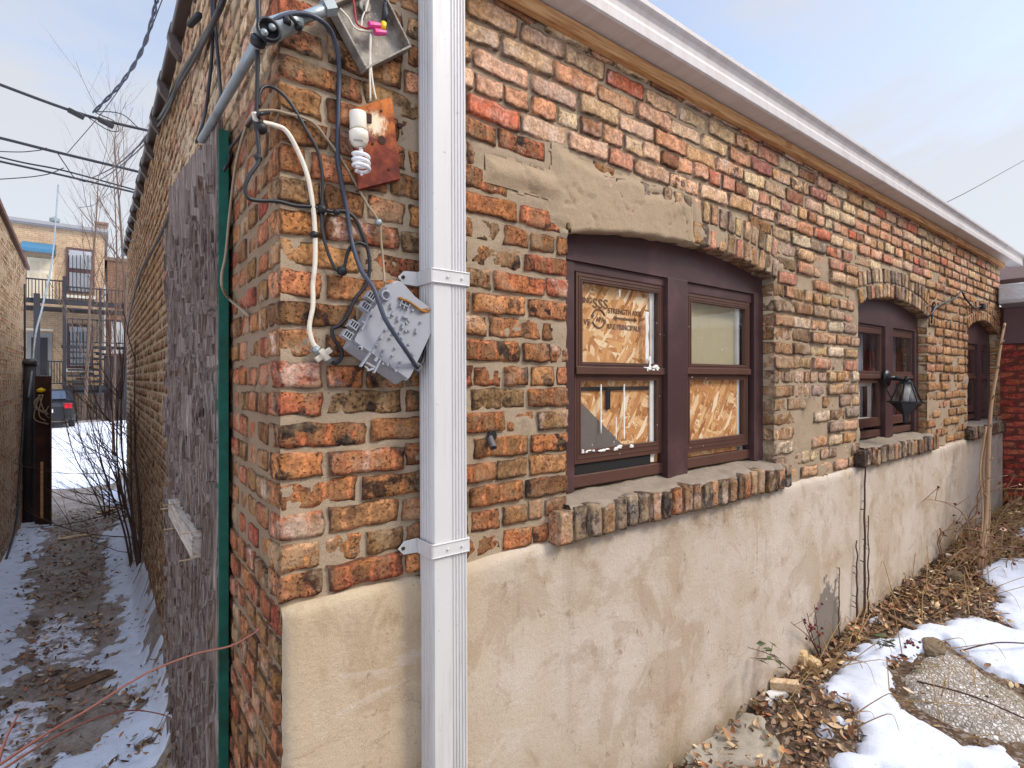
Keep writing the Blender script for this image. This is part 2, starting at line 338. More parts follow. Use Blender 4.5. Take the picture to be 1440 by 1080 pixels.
def rust_mat():
    t = NT('rusted_painted_steel'); P = t.obj(); x = t.n('ShaderNodeSeparateXYZ', Vector=P)
    f = t.noise(P, 22, 8, .65); 
    col = t.cramp(f, [(.25, lin(58, 26, 22)), (.45, lin(104, 42, 30)), (.62, lin(138, 62, 36)), (.85, lin(196, 130, 84))])
    up = t.math('ADD', t.math('MULTIPLY', x.outputs[2], 9.0), t.math('MULTIPLY', t.math('SUBTRACT', t.noise(P, 17, 5, .6), .5), 2.2))
    col = t.mix(t.ramp(up, -.1, .65), col, t.mix(t.ramp(f, .35, .65), lin(118, 52, 28), lin(204, 120, 56)))
    dx = t.math('DIVIDE', t.math('SUBTRACT', x.outputs[0], .0), .034); dz = t.math('DIVIDE', t.math('SUBTRACT', x.outputs[2], .052), .036)
    r = t.math('ADD', t.math('SQRT', t.math('ADD', t.math('MULTIPLY', dx, dx), t.math('MULTIPLY', dz, dz))), t.math('MULTIPLY', t.math('SUBTRACT', t.noise(t.obj((1.4, 1, .7)), 34, 9, .8), .5), 3.2))
    col = t.mix(t.math('SUBTRACT', 1.0, t.ramp(r, .40, 1.05)), col, t.mix(t.noise(P, 60, 5), lin(226, 196, 146), lin(240, 232, 214)))
    return t.out(col, .7, t.bump(f, .003, .6), .1, .3)
M['rust'] = rust_mat()
M['rust_iron'] = plain('rusty_dark_iron', lin(66, 44, 36), .75, .4, 14, .4, .2, .3, lin(110, 64, 36), .5)
M['nid'] = plain('grey_plastic_box', lin(158, 160, 165), .5, .05, 14, .0, 0, .4, lin(134, 132, 130), .3)
M['nid_dark'] = plain('dark_grey_plastic', lin(96, 96, 100), .55, .1, 20)
M['pink'] = plain('pink_plastic', lin(220, 70, 140), .4, .1, 20)
M['yellow'] = plain('yellow_plastic', lin(230, 190, 30), .4, .1, 20)
M['red_wire'] = plain('red_wire', lin(170, 50, 54), .5, .1, 20)
M['lamp_white'] = plain('white_lamp_plastic', lin(236, 228, 210), .4, .04, 20, 0, 0, .45, lin(190, 170, 140), .35)
M['tube_white'] = plain('white_tube_glass', lin(240, 240, 240), .25, .02, 20)
M['ink'] = plain('black_print', lin(116, 84, 58), .8, .3, 60)
M['snow'] = None
def snow_mat():
    t = NT('snow_surface'); P = t.obj(); f = t.noise(P, 30, 6, .6)
    col = t.mix(t.ramp(t.noise(P, 5, 8, .65), .52, .75), lin(212, 217, 226), lin(192, 191, 193))
    col = t.mix(t.math('MULTIPLY', t.ramp(t.noise(P, 70, 4, .7), .62, .70), .6), col, lin(120, 98, 78))
    return t.out(col, .7, t.bump(t.math('ADD', f, t.math('MULTIPLY', t.noise(P, 160, 3), .4)), .008, .45), 0, .3)
M['snow'] = snow_mat()
def snow_dirty():
    t = NT('trodden_snow'); P = t.obj(); f = t.noise(P, 30, 6, .6)
    col = t.mix(t.ramp(t.noise(P, 9, 9, .72), .46, .62), lin(232, 234, 240), lin(148, 134, 122))
    col = t.mix(t.math('MULTIPLY', t.ramp(t.noise(P, 60, 5, .7), .56, .66), .8), col, lin(92, 74, 58))
    return t.out(col, .75, t.bump(t.math('ADD', f, t.noise(P, 160, 3)), .008, .5), 0, .3)
M['snow_dirty'] = snow_dirty()
def soil(name, c1, c2, c3, c4):
    t = NT(name); P = t.obj(); f = t.noise(P, 5, 9, .68); g = t.noise(P, 60, 5, .7); v = t.n('ShaderNodeTexVoronoi', Vector=P, Scale=75.0)
    col = t.cramp(f, [(.3, c1), (.5, c2), (.7, c3)])
    col = t.mix(t.math('MULTIPLY', t.ramp(g, .55, .68), .7), col, c4)
    vc = t.n('ShaderNodeSeparateColor', Color=v.outputs['Color'])
    col = t.mix(t.math('MULTIPLY', t.ramp(vc.outputs[0], .78, .82), .5), col, lin(168, 158, 146))
    h = t.math('ADD', t.math('MULTIPLY', g, 1.2), t.math('MULTIPLY', t.math('SUBTRACT', 1.0, v.outputs['Distance']), .6))
    return t.out(col, .95, t.bump(h, .012, .8), 0, .15)
M['soil'] = soil('yard_soil', lin(70, 54, 42), lin(104, 84, 66), lin(138, 116, 92), lin(52, 38, 30))
M['path'] = soil('trodden_mud', lin(122, 104, 90), lin(160, 144, 130), lin(190, 178, 168), lin(92, 72, 58))
M['far_ground'] = plain('far_snowy_ground', lin(214, 214, 220), .8, .1, .6)
def concrete(name, c1, c2, moss):
    t = NT(name); P = t.obj(); f = t.noise(P, 9, 8, .65)
    col = t.mix(f, c1, c2); col = t.mix(t.math('MULTIPLY', t.ramp(t.noise(P, 6, 7, .65), .5, .66), .7), col, moss)
    col = t.mix(t.math('MULTIPLY', t.ramp(t.noise(P, 200, 3), .6, .7), .4), col, lin(80, 70, 60))
    return t.out(col, .92, t.bump(t.math('ADD', f, t.noise(P, 120, 4, .7)), .006, .8), 0, .15)
M['concrete'] = concrete('mossy_concrete', lin(146, 134, 116), lin(186, 176, 158), lin(112, 104, 66))
def pebble_mat():
    t = NT('pebbled_concrete'); P = t.obj(); v = t.n('ShaderNodeTexVoronoi', Vector=P, Scale=62.0); w = t.n('ShaderNodeTexVoronoi', {'feature': 'DISTANCE_TO_EDGE'}, Vector=P, Scale=62.0)
    c = t.n('ShaderNodeSeparateColor', Color=v.outputs['Color'])
    col = t.cramp(c.outputs[0], [(0, lin(140, 126, 112)), (.35, lin(186, 176, 162)), (.7, lin(214, 206, 194)), (1, lin(236, 230, 222))])
    col = t.mix(t.math('SUBTRACT', 1.0, t.ramp(w.outputs['Distance'], .02, .16)), col, lin(158, 144, 128))
    col = t.mix(t.math('MULTIPLY', t.ramp(t.noise(P, 5, 6, .65), .5, .66), .6), col, lin(132, 120, 74))
    return t.out(col, .85, t.bump(t.ramp(w.outputs['Distance'], .0, .3), .008, .9), 0, .25)
M['pebble'] = pebble_mat()
def leaf_mat():
    t = NT('dead_leaves'); a = t.n('ShaderNodeAttribute', {'attribute_name': 'bcol'}); P = t.obj()
    col = t.mix(.6, a.outputs['Color'], t.mix(t.noise(P, 90, 4), (.5, .5, .5, 1), (1.4, 1.35, 1.3, 1)), 'MULTIPLY')
    return t.out(col, .75, None, 0, .25)
M['leaf'] = leaf_mat()
M['bark'] = plain('grey_brown_bark', lin(104, 84, 70), .85, .35, 60, .5)
M['bark_dark'] = plain('dark_twig_bark', lin(84, 62, 52), .85, .3, 60, .3)
M['bark_pale'] = plain('pale_dead_stem', lin(156, 126, 96), .85, .25, 60, .3)
M['red_stem'] = plain('reddish_cane', lin(176, 112, 92), .7, .2, 40)
M['hips'] = plain('red_rose_hip', lin(104, 26, 30), .4, .3, 50)
M['straw'] = plain('dry_straw', lin(176, 142, 92), .85, .3, 30)
M['green_leaf'] = plain('green_leaf', lin(74, 84, 40), .6, .35, 40)
# ================================================================== the garage
bld = thing('brick_garage', 'long low brick garage with stucco base, white gutter, white downspout and three brown windows', 'garage', (0, 0, 0))
ZST = 1.085; ZTOP = 2.86; XEND = 7.19; PITCH = .0735
class WIN: pass
def win(x0, x1, spring, rise, sill, xr=None):
    w = WIN(); w.x0 = x0; w.x1 = x1; w.sp = spring; w.rise = rise; w.sill = sill; w.xc = (x0+x1)/2; h = (x1-x0)/2
    w.R = (h*h+rise*rise)/(2*rise); w.zc = spring+rise-w.R; w.h = h; w.top = xr or .205; return w
WINS = [win(.935, 2.37, 2.135, .07, 1.20), win(3.45, 4.79, 2.10, .085, 1.205), win(5.93, 7.06, 2.09, .10, 1.22)]
def arch_z(w, x, extra=0):
    r = w.R+extra; d = r*r-(x-w.xc)**2; return w.zc+sqrt(max(0, d))
def opening(z0, z1):
    out = []; zm = (z0+z1)/2
    for w in WINS:
        if zm < 1.10: continue
        if zm < w.sill-.005: out.append((w.x0-.09, w.x1+.06)); continue      # the sill course
        lo, hi = w.x0, w.x1
        if zm > w.sp-.02:
            r = w.R+w.top
            d = r*r-(zm+.004-w.zc)**2
            if d <= 0: continue
            hw = min(sqrt(d), w.h+.035); lo, hi = w.xc-hw, w.xc+hw
        out.append((lo, hi))
    return sorted(out)

def brick(mb, org, ax, ay, az, L, D, H, n=(7, 2, 4), rnd=.007, amp=.0035, seed=0.0, col=(.4,.2,.1,1), dat=(0,0,0,0), ragged=.004, kiss=0.0, streak=.35):
    # a worn brick: box surface, rounded, each point pushed about by noise
    nx, ny, nzz = n; idx = {}; vs = []; fs = []; uv = []; ed = []
    def vert(i, j, k):
        key = (i, j, k)
        if key in idx: return idx[key]
        p = V((L*i/nx, D*j/ny, H*k/nzz)); q = V((min(max(p.x, rnd), L-rnd), min(max(p.y, rnd), max(D-rnd, rnd)), min(max(p.z, rnd), H-rnd)))
        e = p-q
        if e.length > 1e-7: p = q+e.normalized()*rnd
        s = V((p.x*30+seed*17.3, p.y*30+seed*5.1, p.z*34+seed*9.7))
        nv = noise.noise_vector(s)
        nv2 = noise.noise_vector(s*.45+V((9, 3, 1)))
        p = p+nv*amp*.6+V((nv2.x*ragged+nv.x*amp*.7, nv2.y*ragged*.3, nv2.z*ragged+nv.z*amp*.5))
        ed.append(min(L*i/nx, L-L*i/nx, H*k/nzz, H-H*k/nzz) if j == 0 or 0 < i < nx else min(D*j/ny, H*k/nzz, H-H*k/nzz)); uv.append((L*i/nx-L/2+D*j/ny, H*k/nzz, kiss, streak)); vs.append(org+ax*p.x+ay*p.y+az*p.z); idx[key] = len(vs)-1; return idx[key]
    for i in range(nx):
        for k in range(nzz): fs.append((vert(i,0,k), vert(i+1,0,k), vert(i+1,0,k+1), vert(i,0,k+1)))
    for j in range(ny):
        for k in range(nzz):
            fs.append((vert(0,j,k), vert(0,j,k+1), vert(0,j+1,k+1), vert(0,j+1,k))); fs.append((vert(nx,j,k), vert(nx,j+1,k), vert(nx,j+1,k+1), vert(nx,j,k+1)))
    for i in range(nx):
        for j in range(ny):
            fs.append((vert(i,j,0), vert(i,j+1,0), vert(i+1,j+1,0), vert(i+1,j,0))); fs.append((vert(i,j,nzz), vert(i+1,j,nzz), vert(i+1,j+1,nzz), vert(i,j+1,nzz)))
    mb.add(vs, fs)
    if mb.c is None: mb.c = []; mb.d = []; mb.e = []; mb.g = []
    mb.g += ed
    mb.e += uv
    mb.c += [col]*len(vs); mb.d += [dat]*len(vs)
OLD = [lin(214,138,86), lin(206,124,76), lin(198,132,84), lin(176,116,74), lin(206,116,74), lin(216,146,94), lin(150,98,64), lin(204,144,94), lin(208,130,90), lin(192,106,74), lin(164,128,92), lin(216,134,88)]
OLD = [(c[0]*1.02, c[1]*1.02, c[2]*.92, 1) for c in OLD]
NEW = [lin(228,176,140), lin(224,160,120), lin(232,204,162), lin(212,112,76), lin(226,188,144), lin(220,150,118), lin(172,110,98), lin(234,188,154), lin(160,104,74), lin(226,166,130), lin(220,172,124), lin(206,174,138), lin(222,184,156)]
MID = [lin(208,166,130), lin(214,178,146), lin(220,160,130), lin(194,146,110), lin(218,192,156), lin(178,134,92), lin(210,150,112), lin(164,138,112), lin(200,170,124), lin(220,178,138), lin(190,160,136), lin(206,140,116), lin(176,150,140), lin(226,208,184), lin(140,112,88), lin(198,150,92), lin(158,140,128)]
NEW = [(c[0]*1.16, c[1]*1.15, c[2]*1.12, 1) for c in NEW]; MID = [(c[0]*1.16, c[1]*1.13, c[2]*1.06, 1) for c in MID]
FAR = [lin(204,150,96), lin(196,136,84), lin(214,164,112), lin(184,132,84), lin(208,140,102), lin(176,128,76)]
SOOT = [lin(120,104,90), lin(150,120,92), lin(104,90,78), lin(168,128,92), lin(138,112,80)]
def vary(c, k=.12):
    l = .3*c[0]+.55*c[1]+.15*c[2]; c = [(l+(q-l)*.90)*.90 for q in c[:3]]
    f = 1+U(-k, k); return (c[0]*f*(1+U(-.05, .05)), c[1]*f, c[2]*f*(1+U(-.06, .06)), 1)
def zone(x, z):
    b = 2.36-.02*min(x, 1)+.05*nz(x*3, z*3)
    if x > .42 and z > b and z > 2.4-.35*sstep(2.2, 3.2, x)*.3:
        return random.choice(NEW if x < 4.2 else FAR+NEW), (U(0,.10) if R() < .88 else .8), U(.0,.8), U(0,.25)
    if x > 2.3 and z > 1.9 and x < 3.5 and R() < .8: return random.choice(SOOT[3:]+MID), U(.1,.5), U(0,.3), .5
    if x > 4.7: return random.choice(FAR), U(.1,.4), U(0,.4), .4
    if x > 2.3: return random.choice(MID), U(.05,.5), U(0,.8), U(.1,.6)
    return random.choice(OLD), U(.35, 1.0), (U(.3,.9) if R() < .14 else 0), U(.1,.55)
bm_ = MB(); X = V((1,0,0)); Y = V((0,1,0)); Z = V((0,0,1))
nrow = int((ZTOP-1.0)/PITCH)
z = ZTOP-nrow*PITCH-PITCH
row = 0
while z < ZTOP-.01:
    z0, z1 = z, z+PITCH*.845
    hdr = row % 6 == 3
    x = 0.0; first = True; ops = opening(z0, z1)
    half = row % 2 == 0
    while x < XEND-.03:
        L = (.1 if hdr else .202)*U(.93, 1.06)
        if first and half and not hdr: L = .102
        first = False
        if R() < .06: L *= .6
        x2 = min(x+L, XEND)
        blocked = None
        for lo, hi in ops:
            if x < hi and x2 > lo:
                blocked = (lo, hi); break
        if blocked:
            lo, hi = blocked
            if lo-x > .045: x2 = lo
            else: x = hi; continue
        if x2-x > .03:
            c, sp, wh, sm = zone((x+x2)/2, z)
            near = x < 2.6
            wob = .006*nz(x*1.7, row*.7)
            rough_ = (1.7 if 2.35 < x < 5.6 and z < 2.45 else 1.0); d0 = U(-.0045, .005)*rough_-.003
            hh = (z1-z0)*U(.93, 1.05)
            ry = Matrix.Rotation(random.gauss(0, .008), 3, 'Y') @ Matrix.Rotation(random.gauss(0, .012*rough_), 3, 'Z')
            brick(bm_, V((x, d0, z0+wob)), ry @ X, ry @ Y, ry @ Z, x2-x, .1, hh, (10, 4 if x < .01 else 2, 5) if near else (6, 2, 3), .0032, .0052*rough_**.5, R()*90, vary(c), (R(), sp, wh, sm), .0055, (U(.6, 1) if (z < 2.36 or x < .4) and x < 2.6 and R() < .66 else 0), .25 if x < 2.4 else .8)
        x = x2+U(.008, .015)
    z += PITCH; row += 1
# arches: two rings of rowlock bricks
for wi, w in enumerate(WINS):
    for ring in range(2):
        r0 = w.R+.004+ring*.101; ang = math.asin((w.h+.02)/r0); n = int(2*ang*r0/.0665)
        for i in range(n):
            a = -ang+2*ang*(i+.5)/n
            p = V((w.xc+r0*sin(a), -.009+U(-.004,.004), w.zc+r0*cos(a)))
            ax = V((cos(a), 0, -sin(a))); az = V((sin(a), 0, cos(a)))
            c = vary(random.choice(SOOT+MID) if wi < 2 else random.choice(FAR)); wd = .056*U(.9, 1.06)
            brick(bm_, p-ax*wd/2, ax, Y, az, wd, .13, .094*U(.95,1.04), (4, 3, 6), .0045, .004, R()*90, c, (R(), .4, U(0,.4), .55), .004)
# sills: a course of headers on edge
for wi, w in enumerate(WINS):
    xa, xb = w.x0-.085, w.x1+.055 if wi < 2 else 7.15; x = xa
    while x < xb-.03:
        wd = U(.048, .064)
        c = vary(random.choice([lin(176,108,72), lin(92,84,80), lin(120,108,98), lin(150,112,80), lin(84,72,64), lin(196,140,104), lin(132,124,118)]), .2)
        brick(bm_, V((x, -.055+U(-.008,.006), 1.085+U(-.006,.004))), X, Y, Z, wd, .12, .108+U(-.006,.006), (5, 4, 7), .0045, .005, R()*90, c, (R(), .9, U(.1,.8), .6), .005)
        x += wd+U(.008,.014)
mbed = [(w.x0-.08, w.x1+.05) for w in WINS]
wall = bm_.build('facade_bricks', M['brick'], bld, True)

def in_open(x, z, g=.0):
    for w in WINS:
        if w.x0-g < x < w.x1+g and w.sill-.02 < z < arch_z(w, x)+.02: return True
    return False
# mortar bed: follows the facade, wells out over brick edges in the old work
mo = MB(); 
def mortar_sheet(x0, x1, z0, z1, st, mb, test, yf):
    nx = int((x1-x0)/st); nzr = int((z1-z0)/st); idx = {}
    def vv(i, k):
        if (i, k) not in idx:
            x = x0+(x1-x0)*i/nx; zz = z0+(z1-z0)*k/nzr; idx[(i, k)] = len(mb.v); mb.v.append(V((x, yf(x, zz), zz)))
        return idx[(i, k)]
    for i in range(nx):
        for k in range(nzr):
            x = x0+(x1-x0)*(i+.5)/nx; zz = z0+(z1-z0)*(k+.5)/nzr
            if test(x, zz): continue
            mb.f.append((vv(i,k), vv(i+1,k), vv(i+1,k+1), vv(i,k+1)))
def parge_d(x, z):
    w = WINS[0]; e = .035*fbm(x*6, z*6, 1.7, 5)
    lo = (arch_z(w, x)-.010 if w.x0 < x < w.x1 else 2.17+e)
    d1 = min(z-lo+.03, 2.405+.012*sin(x*9)+e-(.035 if x > 1.33 else 0)-z, x-.85-e*1.3, 1.72-.25*(z-2.15)+e*1.5-x)
    d2 = min(x-.58-e, .92-x, z-2.225-e*.6, 2.31+e*.8+.06*(x-.6)-z)
    return max(d1, d2)
def ringm(x, z):
    for w in WINS:
        r = sqrt((x-w.xc)**2+(z-w.zc)**2)
        if w.R-.01 < r < w.R+.2 and abs(x-w.xc) < w.h+.03: return 1
    return 0
def ymort(x, z):
    new = sstep(2.33, 2.42, z)*sstep(.4, .5, x)
    base = .0030+.0035*new+(.0025*sstep(1.5, 1.7, z)-.0012*sstep(1.65, 1.5, z))*sstep(2.3, 2.6, x)*(1-new)-.007*ringm(x, z)-.006*sstep(-.07, -.005, parge_d(x, z))*(1-sstep(0,.01,parge_d(x,z)))
    return base-.010*max(0, fbm(x*7, z*9, 3.1)-.02)*(1-.5*new)+.0018*nz(x*60, z*60)-.009*sstep(.26, .46, fbm(x*4.1, z*5.2, 8.8, 5))*(1-new)
mortar_sheet(.004, 2.7, 1.02, ZTOP, .0105, mo, in_open, ymort)
mortar_sheet(2.7, XEND, 1.02, ZTOP, .022, mo, in_open, ymort)
for w in WINS:                                   # reveals and sill bedding behind the bricks
    mo.bb((w.x1+.004, .006, w.sill-.02), (w.x1+.03, .2, w.sp+.03)); mo.bb((w.x0-.03, .006, w.sill-.02), (w.x0-.004, .2, w.sp+.03))
for (a, b) in mbed:
    nb = int((b-a)/.012); o = len(mo.v)
    for i in range(nb+1):
        for k in range(9): x = a+(b-a)*i/nb; mo.v.append(V((x, -.043+.012*abs(nz(x*40, k*.6)), 1.088+.1*k/8)))
    for i in range(nb):
        for k in range(8): q = o+i*9+k; mo.f.append((q, q+9, q+10, q+1))
wm_ = mo.build('mortar', M['mortar'], bld, True)
# lime render left over the first arch
pa = MB()
def yparge(x, z):
    return -.0035-.0125*sstep(0, .045, parge_d(x, z))-.007*fbm(x*5, z*6, 4.4, 5)-.0025*fbm(x*22, z*30, 1, 3)+.007*sstep(.02, 0, abs(nz(x*4+2, z*2.2)+.15*nz(x*20, z*20)))
mortar_sheet(.5, 1.95, 2.1, 2.48, .009, pa, lambda x, z: parge_d(x, z) < 0 or (WINS[0].x0 < x < WINS[0].x1 and z < arch_z(WINS[0], x)+.008), yparge)
w = WINS[0]; nn = 90; o = len(pa.v)
for i in range(nn+1):
    x = w.x0+.005+(1.70-w.x0)*i/nn; zz = arch_z(w, x)-.004+.007*nz(x*14, 2)
    pa.v += [V((x, yparge(x, zz+.035)+.003, zz+.035)), V((x, yparge(x, zz+.03)-.001, zz+.014)), V((x, -.012+.006*nz(x*17, 5), zz)), V((x, .07, zz+.008))]
for i in range(nn):
    for j in range(3): q = o+4*i+j; pa.f.append((q, q+1, q+5, q+4))
pa.build('arch_render', M['parge'], bld, True)
# mortar slabs on the sills
for wi, w in enumerate(WINS):
    sl = MB(); nx = 130; ny = 14; xa, xb = w.x0-.02, w.x1+.02; o = len(sl.v)
    for i in range(nx+1):
        for j in range(ny+1):
            x = xa+(xb-xa)*i/nx; y = -.046+.19*j/ny; rg = .014*nz(x*22, wi) if j < 2 else 0
            sl.v.append(V((x, y+rg, 1.196+.028*(j/ny)+.016*fbm(x*11, y*14, wi, 5)+.006*abs(nz(x*40, y*40))-(.014 if j == 0 else 0))))
    for i in range(nx):
        for j in range(ny): a = o+i*(ny+1)+j; sl.f.append((a, a+ny+1, a+ny+2, a+1))
    sl.build('sill_mortar', M['sill_mortar'], bld, True)
# stucco base with a ragged top edge
st = MB(); stp = .022; nx = int(XEND/stp); NZ = 56; o = len(st.v)
def zst(x):
    zt = ZST+.012*nz(x*3.1, .5)+.006*nz(x*14, 3)
    for w in WINS:
        zt = zt+(1.082-zt)*sstep(w.x0-.14, w.x0-.09, x)*(1-sstep(w.x1+.06, w.x1+.11, x))
    return zt
for i in range(nx+1):
    x = .006+(XEND-.006)*i/nx; zt = zst(x)
    for k in range(NZ+1):
        z = -.42+(zt+.42)*k/NZ
        y = -.018-.005*fbm(x*2.2, z*2.2, 5, 4)-.0015*nz(x*22, z*22)+(.008 if k == NZ else 0)-.006*sstep(.4, 0, z)
        st.v.append(V((x+(.006*nz(z*25, 1)+.004*nz(z*70, 4) if i == 0 else 0), y+(.012 if i == 0 else 0), z)))
    st.v.append(V((x, .03, zt+.008)))
n1 = NZ+2
for i in range(nx):
    for k in range(NZ+1): a = o+i*n1+k; st.f.append((a, a+n1, a+n1+1, a+1))
for k in range(NZ): a = o+k; st.v.append(V((.010+.004*nz(st.v[a].z*40, 2), .012, st.v[a].z)))
b = len(st.v)-NZ
for k in range(NZ-1): st.f.append((o+k, o+k+1, b+k+1, b+k))
st.build('stucco_base', M['stucco'], bld, True)

# ---------------------------------------------------------------- alley side wall
sw = MB(); YEND = 8.7
SIDE = [lin(186,108,66), lin(176,96,62), lin(160,112,66), lin(190,120,78), lin(150,100,60), lin(176,84,60)]
SIDE2 = [lin(194,158,122), lin(176,138,104), lin(206,164,124), lin(160,126,98), lin(190,142,106)]
PARG = [lin(236,200,156), lin(230,188,146), lin(240,210,170), lin(222,172,130), lin(232,184,148)]
YY = V((0,1,0))
def ztop_side(y): return 3.34+.04*min(max(y-1, 0), 4)+.016*max(0, y-5)
z = ZTOP-(nrow+1)*PITCH-20*PITCH; row = 0
while z < 3.5:
    y = .108 if z > ZST-.03 else .003
    while y < YEND:
        L = (.102 if (row % 3 == 1) else .2)*U(.9, 1.05)
        if y < .7: L = U(.09, .125)
        if y < .01 and row % 2: L = .055
        y2 = min(y+L, YEND)
        if z+.06 < ztop_side((y+y2)/2):
            if z > 2.02 and y > .5 or z > 2.35: c = random.choice(PARG); d = (R(), .15, U(0,.3), .6)
            elif y < .8: c = random.choice(SIDE); d = (R(), U(.1,.6), (.6 if R() < .15 else 0), U(.1,.5))
            else: c = random.choice(SIDE2); d = (R(), .3, 0, .5)
            n = (5, 2, 4) if y < .8 else ((3, 1, 2) if y < 4 else (2, 1, 2))
            brick(sw, V((U(-.004,.003)-(.004 if z < 1.1 else 0), y2, z)), -YY, X, Z, y2-y, .08, PITCH*.8*U(.93,1.05), n, .008, .004, R()*90, vary(c), d, .004)
        y = y2+U(.011,.017)
    z += PITCH; row += 1
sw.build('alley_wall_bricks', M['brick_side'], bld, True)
sm = MB(); idx = {}
def side_sheet(y0, y1, stp):
    ny = int((y1-y0)/stp); nzr = int(3.95/stp); o = len(sm.v)
    for j in range(ny+1):
        y = y0+(y1-y0)*j/ny; zt = ztop_side(y)
        for k in range(nzr+1):
            z = -.45+(zt+.45)*k/nzr
            hi = sstep(1.95, 2.2, z)*sstep(.3, .7, y)+sstep(2.3, 2.5, z)*(1-sstep(.3,.7,y))
            x = .004-.006*max(0, fbm(y*7, z*9, 1.3)-.03)-hi*(-.004+.015*max(0, fbm(y*5, z*11, 2.2, 5)-.03))
            if y < .03: x = max(x, .006)
            sm.v.append(V((x, y, z)))
    for j in range(ny):
        for k in range(nzr): a = o+j*(nzr+1)+k; sm.f.append((a, a+1, a+nzr+2, a+nzr+1))
side_sheet(.006, .9, .02); sm.build('alley_wall_mortar', mortar_mat('dull_mortar', lin(158, 134, 108), lin(130, 108, 86), lin(80, 64, 52), .6), bld, True); sm = MB()
side_sheet(.9, 2.6, .02); side_sheet(2.6, YEND, .05)
M['pale_mortar'] = mortar_mat('pale_lime_mortar', lin(218, 200, 172), lin(196, 174, 146), lin(120, 100, 80), .5)
sm.build('alley_wall_mortar', M['pale_mortar'], bld, True)
# coping tiles along the alley wall, a raised collar at each joint
cp = MB(); y = .1
def rib(mb, y, z, r, w): mb.tube([(-.0, y, z), (-.0, y+w, z)], r, 10)
while y < YEND+.1:
    z = ztop_side(y)
    cp.bar((.09, y, z+.02), (.09, y+.56, ztop_side(y+.56)+.02), .28, .045); cp.tube([(.09, y, z+.03), (.09, y+.56, ztop_side(y+.56)+.03)], .085, 10)
    cp.tube([(.075, y-.03, z+.02), (.075, y-.015, z+.02), (.075, y+.06, z+.02), (.075, y+.075, z+.02)], [.10, .135, .135, .10], 14)
    y += .6
M['coping'] = plain('glazed_coping_tile', lin(66, 54, 50), .4, .3, 12)
cp.build('coping', M['coping'], bld, False, .012)
# masonry core, roof, rear and far walls (so that the inside is dark)
co = MB()
co.bb((.1, .12, 2.34), (XEND, .24, ZTOP)); co.bb((.1, .12, -.4), (XEND, .24, 1.17))
xs = [.1]
for w in WINS: xs += [w.x0-.02, w.x1+.02]
xs.append(XEND)
for i in range(0, len(xs), 2): co.bb((xs[i], .12, 1.17), (xs[i+1], .24, 2.34))
co.bb((.09, .25, -.4), (.24, YEND, 3.34)); co.bb((XEND-.12, .25, -.4), (XEND, YEND, 3.3)); co.bb((.25, YEND-.12, -.4), (XEND-.13, YEND, 3.3)); co.bb((.25, 2.2, -.4), (XEND-.13, 2.3, 2.9))
co.build('inner_wall', M['grey_interior'], bld)
co = MB(); co.bb((.02, .02, ZTOP+.006), (.40, .118, 3.33)); co.build('parapet_core', M['mortar'], bld)
rf = MB(); rf.hexa([(.42, -.003, 2.90), (XEND, -.003, 2.90), (XEND, YEND-.13, 2.98), (.42, YEND-.13, 2.98)], (0, 0, .05)); rf.build('roof', plain('roof_felt', lin(70, 70, 72), .9), bld)
# parapet pier at the corner, above the eave line
pp = MB(); z = ZTOP+.003; row = 0
while z < 3.27:
    x = 0.0; half = row % 2
    while x < .36:
        L = .102 if (half and x == 0) else .2; x2 = min(x+L, .40)
        brick(pp, V((x, U(-.004,.004), z)), X, Y, Z, x2-x, .1, PITCH*.8, (5, 3, 3), .008, .0035, R()*90, vary(random.choice(OLD)), (R(), .6, 0, .4), .004); x = x2+.014
    z += PITCH; row += 1
pp.build('parapet_bricks', M['brick'], bld, True)
# eave: pine strip, white gutter
fs_ = MB(); fs_.bb((.42, -.032, 2.80), (7.22, -.003, 2.846)); fs_.build('eave_strip', M['new_wood'], bld, False, .003)
prof = [(-.004,2.85),(-.106,2.85),(-.113,2.855),(-.114,2.866),(-.108,2.872),(-.110,2.892),(-.106,2.906),(-.108,2.925),(-.116,2.940),(-.126,2.948),(-.130,2.953),(-.131,2.968),(-.122,2.970),(-.120,2.958),(-.10,2.935),(-.10,2.875),(-.03,2.862),(-.02,2.955),(-.004,2.97)]
gt = MB(); gt.prism(prof, .42, 7.6, 0)
gu = gt.build('gutter', M['gutter'], bld)
# downspout on the facade with two straps
dsp = MB()
def ds_prof():
    w0, w1, d0, d1 = .0, .108, -.014, -.088; P = []
    def flute(a, b, n, dep):
        a = V(a); b = V(b); t = b-a; nn = V((-t.y, t.x)).normalized(); out = []
        for i in range(n):
            for f, dd in ((0, 0), (.22, 0), (.36, dep), (.78, dep), (.92, 0)): out.append(a+t*((i+f)/n)+nn*dd)
        return out
    P += [V((w0, d0))]+flute((w0, d0-.008), (w0, d1+.008), 4, .003)[0:]+[V((w0+.004, d1))]
    P += [V((w0+.016, d1))]
    # a wide plain panel, then four flutes
    P += [V((w0+.018, d1-.0)), V((w0+.052, d1))]+flute((w0+.054, d1), (w1-.006, d1), 5, .003)+[V((w1-.003, d1)), V((w1, d1+.004))]
    P += flute((w1, d1+.008), (w1, d0-.004), 4, .003)+[V((w1, d0))]
    return [(p.x, p.y) for p in P]
x0 = .358
pr = ds_prof()
n = len(pr); vs = [(x0+p+dx, q, zz) for zz, dx in ((-.05, .012), (3.0, .0)) for p, q in pr]
dsp.add(vs, [(i, (i+1) % n, (i+1) % n+n, i+n) for i in range(n)]+[tuple(range(n)), tuple(reversed(range(n, 2*n)))])
ds = dsp.build('downspout', M['white_metal'], bld)
